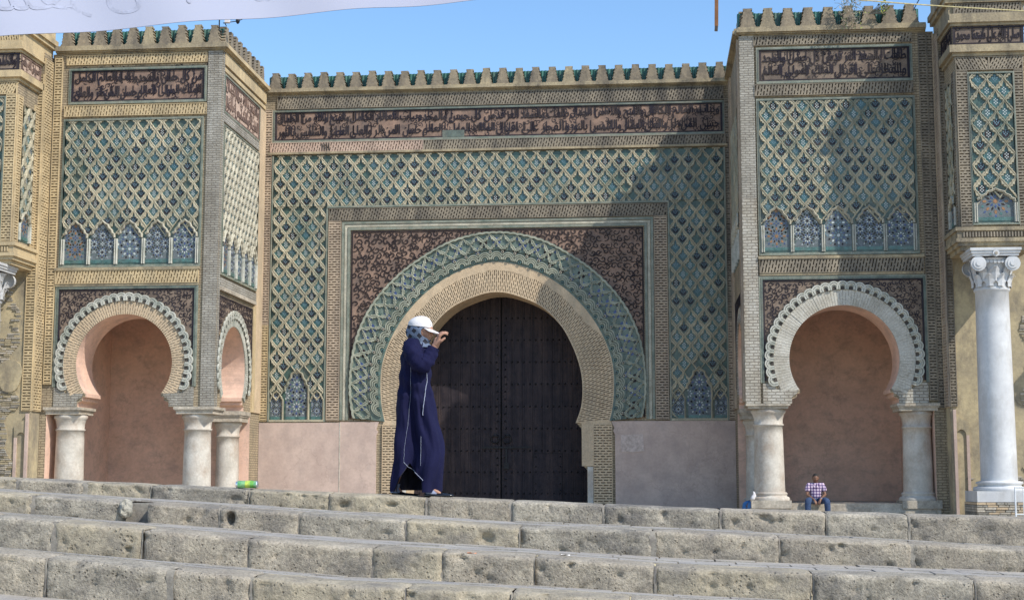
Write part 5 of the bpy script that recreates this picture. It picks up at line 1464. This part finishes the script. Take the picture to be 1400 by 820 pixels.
# ---- seated people
def plaid():
    if 'checked_shirt' in MATS: return MATS['checked_shirt']
    m = mat('checked_shirt', (.66, .58, .66), (.58, .50, .60), 20, rough=.85, bump=0, coords='obj', fine=.03); nt = m.node_tree
    tc = nt.nodes.new('ShaderNodeTexCoord'); sx = nt.nodes.new('ShaderNodeSeparateXYZ'); nt.links.new(tc.outputs['Object'], sx.inputs[0]); acc = None
    for ax, f, col in ((0, 12.5, None), (2, 12.5, None)):
        a = nt.nodes.new('ShaderNodeMath'); a.operation = 'MULTIPLY'; a.inputs[1].default_value = f; nt.links.new(sx.outputs[ax], a.inputs[0])
        c = nt.nodes.new('ShaderNodeMath'); c.operation = 'FRACT'; nt.links.new(a.outputs[0], c.inputs[0])
        r = nt.nodes.new('ShaderNodeValToRGB'); r.color_ramp.interpolation = 'CONSTANT'; e = r.color_ramp.elements
        e[0].color = (.16, .08, .28, 1); e[1].position = .30; e[1].color = (1, 1, 1, 1); k = e.new(.58); k.color = (.62, .32, .40, 1); k = e.new(.66); k.color = (1, 1, 1, 1)
        nt.links.new(c.outputs[0], r.inputs[0])
        if acc is None: acc = r.outputs[0]
        else:
            mx = nt.nodes.new('ShaderNodeMixRGB'); mx.blend_type = 'MULTIPLY'; mx.inputs[0].default_value = 1; nt.links.new(acc, mx.inputs[1]); nt.links.new(r.outputs[0], mx.inputs[2]); acc = mx.outputs[0]
    bs = nt.nodes['Principled BSDF']; src = bs.inputs['Base Color'].links[0].from_socket
    mx = nt.nodes.new('ShaderNodeMixRGB'); mx.blend_type = 'MULTIPLY'; mx.inputs[0].default_value = 1; nt.links.new(src, mx.inputs[1]); nt.links.new(acc, mx.inputs[2]); nt.links.new(mx.outputs[0], bs.inputs['Base Color'])
    return m
def seated(loc, rot, label, shirt, jeans, seat, watch=False, spread=.26):
    """sits on an edge at z=0 of its own frame, facing -Y before rot; feet on the ground below"""
    p = empty('person', loc, label, 'person')
    M = Matrix.Translation(loc) @ Matrix.Rotation(rot, 4, 'Z'); IM = M
    V = [(0, 0, .10), (0, -.02, .26), (0, -.03, .42), (0, -.04, .52), (0, -.055, .60)]
    E2 = [(0, 1), (1, 2), (2, 3), (3, 4)]; R2 = [(.17, .13), (.16, .12), (.17, .11), .085, .088]
    fz = -seat+.05
    for s in (-1, 1):
        k = len(V); V += [(s*.185, -.04, .475), (s*.25, -.12, .24), (s*.085, -.40, .10)]; R2 += [.075, .058, .030]; E2 += [(3, k), (k, k+1), (k+1, k+2)]
        hand_graph(V, E2, R2, k+2, (-s*.35, -.5, -.62), (s*.8, -.4, 0), -s, 1.0, .45)
        k = len(V); V += [(s*.10, -.04, .06), (s*spread, -.43, .055), (s*(spread+.01), -.46, -.20), (s*(spread+.01), -.42, fz+.04), (s*(spread+.03), -.58, fz-.01)]
        R2 += [.085, .062, .052, .036, .03]; E2 += [(0, k), (k, k+1), (k+1, k+2), (k+2, k+3), (k+3, k+4)]
    hd = head_mesh((0, -.085, .69), 1.12, -PI/2, .12)
    me = body_mesh(V, E2, R2, [hd], .0065, 2, slim=.66); setmat(me, m_skin2); tf(me, M); inst('body', me, (0, 0, 0), p)
    V = [(0, -.0, .06), (0, -.02, .26), (0, -.03, .42), (0, -.04, .56)]; R2 = [(.19, .15), (.18, .14), (.21, .14), (.10, .085)]; E2 = [(0, 1), (1, 2), (2, 3)]
    for s in (-1, 1):
        k = len(V); V += [(s*.19, -.045, .505), (s*.245, -.095, .31)]; R2 += [.100, .080]; E2 += [(2, k), (k, k+1)]
    me = skin_mesh('shirt', V, E2, R2, 2); setmat(me, shirt); o = inst('shirt', me, loc, p, rot)
    b = MB()
    for s in (-1, 1):
        pts = [(s*.012, -.165, .45), (s*.05, -.125, .565), (s*.085, -.115, .53), (s*.05, -.175, .43)]; b.add([tuple(M @ Vector(q)) for q in pts], [(0, 1, 2, 3)], shirt)
    c_ = b.build('collar', o); md = c_.modifiers.new('thickness', 'SOLIDIFY'); md.thickness = .01
    V = [(0, .0, .07), (0, -.02, .14)]; R2 = [(.17, .12), (.16, .12)]; E2 = [(0, 1)]
    for s in (-1, 1):
        k = len(V); V += [(s*.11, -.08, .075), (s*spread, -.46, .09), (s*(spread+.01), -.475, -.18), (s*(spread+.01), -.43, fz+.05)]; R2 += [.12, .098, .086, .075]; E2 += [(0, k), (k, k+1), (k+1, k+2), (k+2, k+3)]
    me = skin_mesh('jeans', V, E2, R2, 2); setmat(me, jeans); tf(me, M); inst('jeans', me, (0, 0, 0), p)
    for s in (-1, 1):
        q = M @ Vector((s*(spread+.01), -.46, fz-.03)); d = M.to_3x3() @ Vector((s*.08, -1, 0))
        shoe(0, 0, .28, m_shoe, p, O=q-Vector((0, 0, .012)), rot=math.atan2(d.y, d.x))
    b = MB(); n = 20; vs = []                 # hair
    for i in range(8):
        for k in range(n):
            el = PI/2*i/7; t = 2*PI*k/n; dn = .030 if math.sin(t) < 0 else -.035
            vs.append(tuple(M @ Vector((.087*math.cos(el)*math.cos(t), -.072+.108*math.cos(el)*math.sin(t), .715+dn*1.3*math.cos(el)*abs(math.sin(t))+.106*math.sin(el)))))
    b.add(vs, [(i*n+k, i*n+(k+1) % n, (i+1)*n+(k+1) % n, (i+1)*n+k) for i in range(7) for k in range(n)], m_hair, True); b.build('hair', p)
    if watch:
        b = MB(); lathe(b, 0, 0, [(.036, -.016), (.040, 0), (.036, .016)], m_pipe, 14, cap=False)
        R = Matrix.Translation((.115, -.345, .12)) @ Vector((-.165, -.28, -.14)).to_track_quat('Z', 'Y').to_matrix().to_4x4()
        b.v = [tuple(M @ (R @ Vector(v))) for v in b.v]; b.build('wristwatch', p)
    return p
mxx = at(1116, 690, -5.1)[0]
seated((mxx, -4.98, .54), 0, 'man in purple checked shirt and jeans sitting hunched on the ledge of the right alcove', plaid(), m_jean, .54, watch=True)
sx_ = at(1036, 690, -4.0)[0]
m_bl = mat('black_cloth', (.02, .02, .025), (.014, .014, .018), 8)
p3 = seated((sx_+.10, -4.40, .44), -1.15, 'person in light blue jeans seated behind the column at the right alcove, almost hidden', m_bl, m_jeanl, .44, spread=.15)
b = MB(); vs = []; n = 14; q = Vector((at(1030, 676, -4.9)[0]-.0, -4.98, .78))
for i in range(9):
    t = i/8; w = (.012+.07*t**.8)*(1-.45*max(0, t-.8)*4); h = .24*(1-t)
    if i == 8: w *= .8
    for k in range(n): a = 2*PI*k/n; vs.append((q.x+.02*math.sin(t*5)+w*math.cos(a)*(1+.5*noise.noise(Vector((k, i, 1.5)))), q.y+w*.6*math.sin(a), q.z-.15+h))
b.add(vs, [(i*n+k, i*n+(k+1) % n, (i+1)*n+(k+1) % n, (i+1)*n+k) for i in range(8) for k in range(n)]+[tuple(range(8*n, 9*n))], m_cap, True)
b.build('plastic_bag', cat='bag', label='small white plastic bag held beside the column by the hidden seated person')

# ================================================================== SMALL THINGS
# drink can lying on the top step
m_cang = mat('green_can_print', (.10, .42, .10), (.30, .55, .08), 14, rough=.3, metallic=.3, bump=0, coords='obj')
m_cant = mat('teal_can_print', (.04, .30, .10), (.35, .62, .30), 30, rough=.3, metallic=.3, bump=0)
m_alu = mat('aluminium', (.7, .71, .72), (.6, .61, .62), 8, rough=.3, metallic=.9, bump=0)
m_cany = mat('yellow_green_print', (.62, .66, .10), (.38, .60, .12), 30, rough=.3, metallic=.2, bump=0)
cxn, czn = at(336, 664, -33.85); can = empty('drink_can', (cxn, -33.80, ZT[0](cxn)), 'crushed green and yellow drink can lying on the edge of the top step', 'can')
b = MB(); pr = [(-.098, .026), (-.092, .030), (-.080, .034), (-.05, .034), (-.015, .032), (.03, .034), (.062, .034), (.085, .034), (.094, .028)]
n = 22; vs = []
for i, (x, r) in enumerate(pr):
    for k in range(n):
        t = 2*PI*k/n; rr = r*(1+(.14*noise.noise(Vector((x*30, math.cos(t)*1.5, math.sin(t)*1.5)))))
        vs.append((cxn+x, -33.80+rr*math.cos(t)+x*.15, ZT[0](cxn)+.034+rr*math.sin(t)))
mm = [m_alu, m_alu, m_cant, m_cant, m_cany, m_cang, m_cant, m_alu]
for i in range(len(pr)-1):
    b.add(vs[i*n:(i+2)*n], [(k, (k+1) % n, n+(k+1) % n, n+k) for k in range(n)], mm[i], True)
b.build('can_body', can)
b = MB(); b.add(vs[:n], [tuple(range(n))], m_alu); b.add(vs[-n:], [tuple(range(n))], m_alu); b.build('can_end', can)
# litter on the treads
for nm, px, py, Yy, c, lab in (('paper_scrap', 645, 753, -36.45, (.5, .22, .12), 'small orange wrapper scrap lying on the third step down'), ('paper_scrap', 773, 755, -35.9, (.7, .66, .6), 'tiny white paper scrap near the middle of the step riser')):
    x, z = at(px, py, Yy); b = MB(); z = ZT[2](x)+.008
    vs = [(x+dx, Yy+dy, z+.004+.006*math.sin(dx*200+dy*90)) for dx in (-.035, -.01, .015, .035) for dy in (-.03, 0, .03)]
    b.add(vs, [(i*3+j, i*3+j+1, i*3+j+4, i*3+j+3) for i in range(3) for j in range(2)], mat('scrap_%s' % ('orange' if c[1] < .5 else 'white'), c, c, 5, bump=0))
    b.build(nm, cat='litter', label=lab)
# white metal railing by the tall column
m_rail = mat('grey_white_paint', (.50, .52, .53), (.42, .44, .45), 10, rough=.5, bump=.05)
rl = empty('railing', (at(1392, 700, -8.3)[0], -8.3, 0), 'thin pale metal railing at the right photo edge before the marble column', 'railing')
def rod(b, a, c, r, m, n=8):
    a, c = Vector(a), Vector(c); d = (c-a).normalized(); s = d.orthogonal().normalized(); u = d.cross(s)
    b.add([tuple(p+s*r*math.cos(2*PI*k/n)+u*r*math.sin(2*PI*k/n)) for p in (a, c) for k in range(n)], [(k, (k+1) % n, n+(k+1) % n, n+k) for k in range(n)]+[tuple(range(n)), tuple(range(n, 2*n))], m, True)
zr = at(1392, 666, -8.3)[1]; x0r = at(1388.5, 690, -8.3)[0]
for k in range(8):
    b = MB(); rod(b, (x0r+k*.20, -8.3, 0), (x0r+k*.20, -8.3, zr), .022 if k % 4 == 0 else .012, m_rail); b.build('rail_post' if k % 4 == 0 else 'baluster', rl)
for z in (zr, .32):
    b = MB(); rod(b, (x0r-.02, -8.3, z), (x0r+1.45, -8.3, z), .02, m_rail); b.build('rail', rl)
# surveillance camera on the left pavilion's corner
cxm, czm = at(303, 40, -5.0)
sv = empty('security_camera', (cxm, -5.0, 14.75), 'small security camera on a bracket arm above the left pavilion corner', 'camera')
b = MB(); rod(b, (at(299, 40, -5)[0], -4.95, 14.6), (at(299, 40, -5)[0], -4.95, at(299, 27, -5)[1]), .02, m_iron); b.build('mast', sv)
xa, za = at(305, 32, -5); xb, zb2 = at(326, 29, -5)
b = MB(); rod(b, (xa, -5, za), (xb, -5, zb2), .014, m_iron); rod(b, (xb, -5, zb2), (xb+.12, -5, zb2+.05), .012, m_iron); rod(b, (xa+.05, -5, za), (xa+.10, -4.98, 14.75), .014, m_iron); b.build('arm', sv)
b = MB(); wbox(b, at(308, 30, -5)[0], at(314, 30, -5)[0], -5.08, -4.94, za-.0, za+.10, m_cap); b.build('housing', sv)
b = MB(); lathe(b, xb-.02, -5.0, [(.02, zb2-.09), (.06, zb2-.04), (.065, zb2+.03), (.03, zb2+.07)], m_iron, 12); b.build('dome', sv)

# caper bush rooted on the right pavilion's parapet
m_leaf = mat('dusty_leaf', (.10, .13, .055), (.06, .085, .035), 30, rough=.7, bump=0); m_leafy = mat('yellow_leaf', (.32, .33, .05), (.2, .25, .05), 30, rough=.7, bump=0)
m_twig = mat('dry_twig', (.36, .32, .25), (.24, .21, .17), 20, bump=0)
r = random.Random(4); ctr = at(1163, 18, -5.3)
bush = empty('caper_bush', (ctr[0], -5.25, 14.3), 'dry tangled bush with a few leaves growing over the right pavilion parapet', 'bush')
bt = MB(); bl = MB()
for i in range(46):
    p = Vector((ctr[0]+r.uniform(-.25, .3), -5.28, 14.35+r.uniform(-.05, .55))); d = Vector((r.uniform(-1, 1), -r.uniform(.1, .5), r.uniform(-.6, .9))).normalized()
    for k in range(r.randint(4, 8)):
        q = p+d*r.uniform(.06, .12); rod(bt, p, q, .007*(1-k*.09), m_twig, 4); p = q; d = (d+Vector((r.uniform(-.5, .5), r.uniform(-.3, .2), r.uniform(-.75, .35)))).normalized()
        if p.y > -5.24: p.y = -5.24
        if r.random() < .55:
            lm = m_leafy if (ctr[0] + .2 < p.x and r.random() < .6) else (m_leaf if r.random() < .7 else m_twig)
            s = r.uniform(.025, .055); a = Vector((r.uniform(-1, 1), r.uniform(-1, 0), r.uniform(-1, 1))).normalized(); c = a.orthogonal().normalized()
            bl.add([tuple(p), tuple(p+a*s+c*s*.5), tuple(p+a*s*2), tuple(p+a*s-c*s*.5)], [(0, 1, 2, 3)], lm)
for k in range(26):
    p = Vector((at(1207, 12, -5.3)[0]+r.uniform(-.14, .14), -5.3+r.uniform(-.1, .1), at(1207, 10, -5.3)[1]+r.uniform(-.20, .22))); s = r.uniform(.05, .09); a = Vector((r.uniform(-1, 1), r.uniform(-1, 0), r.uniform(-1, 1))).normalized(); c = a.orthogonal().normalized()
    bl.add([tuple(p), tuple(p+a*s+c*s*.6), tuple(p+a*s*2), tuple(p+a*s-c*s*.6)], [(0, 1, 2, 3)], m_leafy if k % 2 else m_leaf)
    rod(bt, tuple(p), (ctr[0]+.5, -5.27, 14.45), .006, m_twig, 4)
bt.build('twigs', bush); bl.build('leaves', bush, kind='stuff')

# things hanging near the viewer: pole end, yellow rope, dark cable, white banner
def cam_pt(px, py, Z):
    d = ray(px, py); return Vector([CAM[i]+d[i]*Z for i in range(3)])
m_pole = mat('varnished_pole', (.55, .27, .14), (.45, .21, .11), 6, rough=.5, bump=.05); m_tip = mat('pole_tip', (.20, .17, .15), (.12, .10, .09), 20, rough=.5)
po = empty('hanging_pole', tuple(cam_pt(979, 43, 5)), 'thin reddish wooden pole end hanging down from above against the sky', 'pole')
a = cam_pt(980, -150, 5); c = cam_pt(979.5, 36, 5); e = cam_pt(979, 43, 5)
b = MB(); rod(b, a, c, .0065, m_pole, 12); b.build('shaft', po); b = MB(); rod(b, c, e, .0058, m_tip, 12); b.build('tip', po)
b = MB(); P = [cam_pt(1100+k*20, -7+(k*20)*.078-.0*k+1.6*math.sin(k*.25), 9+k*.06) for k in range(22)]
for p, q in zip(P, P[1:]): rod(b, p, q, .0042, mat('yellow_rope', (.46, .40, .20), (.36, .31, .16), 60, bump=.2), 6)
b.build('rope', cat='rope', label='yellow rope stretched across the top right corner in front of the tower')
b = MB(); P = [cam_pt(1240+k*4.2, 30-k*7.5-.4*k*k*.1, 16) for k in range(9)]
for p, q in zip(P[2:], P[3:]): rod(b, p, q, .006, m_shoe, 6)
b.build('cable', cat='cable', label='short dark cable slanting up out of the picture above the right pavilion')
# banner seen from behind, lettering showing through faintly
m_ban = bpy.data.materials.new('banner_cloth'); m_ban.use_nodes = True; nt = m_ban.node_tree; bs = nt.nodes['Principled BSDF']; bs.inputs['Base Color'].default_value = (.265, .285, .375, 1); bs.inputs['Roughness'].default_value = .6
ns = nt.nodes.new('ShaderNodeTexNoise'); ns.inputs['Scale'].default_value = 3; bp = nt.nodes.new('ShaderNodeBump'); bp.inputs['Strength'].default_value = .15; nt.links.new(ns.outputs[0], bp.inputs['Height']); nt.links.new(bp.outputs[0], bs.inputs['Normal'])
m_banl = mat('show_through_print', (.250, .270, .358), (.242, .262, .350), 5, rough=.6, bump=0)
ZL, ZR = 4.2, 5.2
O = cam_pt(-60, 56, ZL); U = cam_pt(664, 0, ZR)
O2 = cam_pt(-60, -420, ZL+.25)
u = (U-O); Lu = u.length; u.normalize(); v = (O2-O); v = (v-u*v.dot(u)); Lv = v.length; v.normalize(); w = u.cross(v).normalized()
if w.dot(Vector(CAM)-O) < 0: w = -w
def TB(a, c, h):
    sag = .018*math.sin(a*5.3)*c+.012*math.sin(a*11+c*4)
    return tuple(O+u*a+v*c+w*(h+sag))
ban = empty('banner', tuple(O), 'white cloth banner seen from behind hanging across the top left corner', 'banner')
b = MB(); na, nc_ = 60, 10
vs = [TB((Lu+1.2)*i/na-.2, Lv*j/nc_, h) for h in (0, -.003) for i in range(na+1) for j in range(nc_+1)]; N1 = (na+1)*(nc_+1)
b.add(vs, [(i*(nc_+1)+j, (i+1)*(nc_+1)+j, (i+1)*(nc_+1)+j+1, i*(nc_+1)+j+1) for i in range(na) for j in range(nc_)]+[(N1+i*(nc_+1)+j, N1+i*(nc_+1)+j+1, N1+(i+1)*(nc_+1)+j+1, N1+(i+1)*(nc_+1)+j) for i in range(na) for j in range(nc_)], m_ban, True)
cl_ = b.build('cloth', ban)
b = MB()
TM = lambda x, y, h: TB(.62-x, y, h)
letters(b, lambda x, y, h: TB(1.55-x, y, h), 'سعر ن', .98, 1.42, .045, .14, .0006, .0012, m_banl, sides=False)
b.build('lettering', ban); b = MB()
letters(b, lambda x, y, h: TB(1.55-x, y, h), 'ب سـ ن', .32, .90, .055, .19, .0006, .0012, m_banl, sides=False)
b.build('lettering', ban)
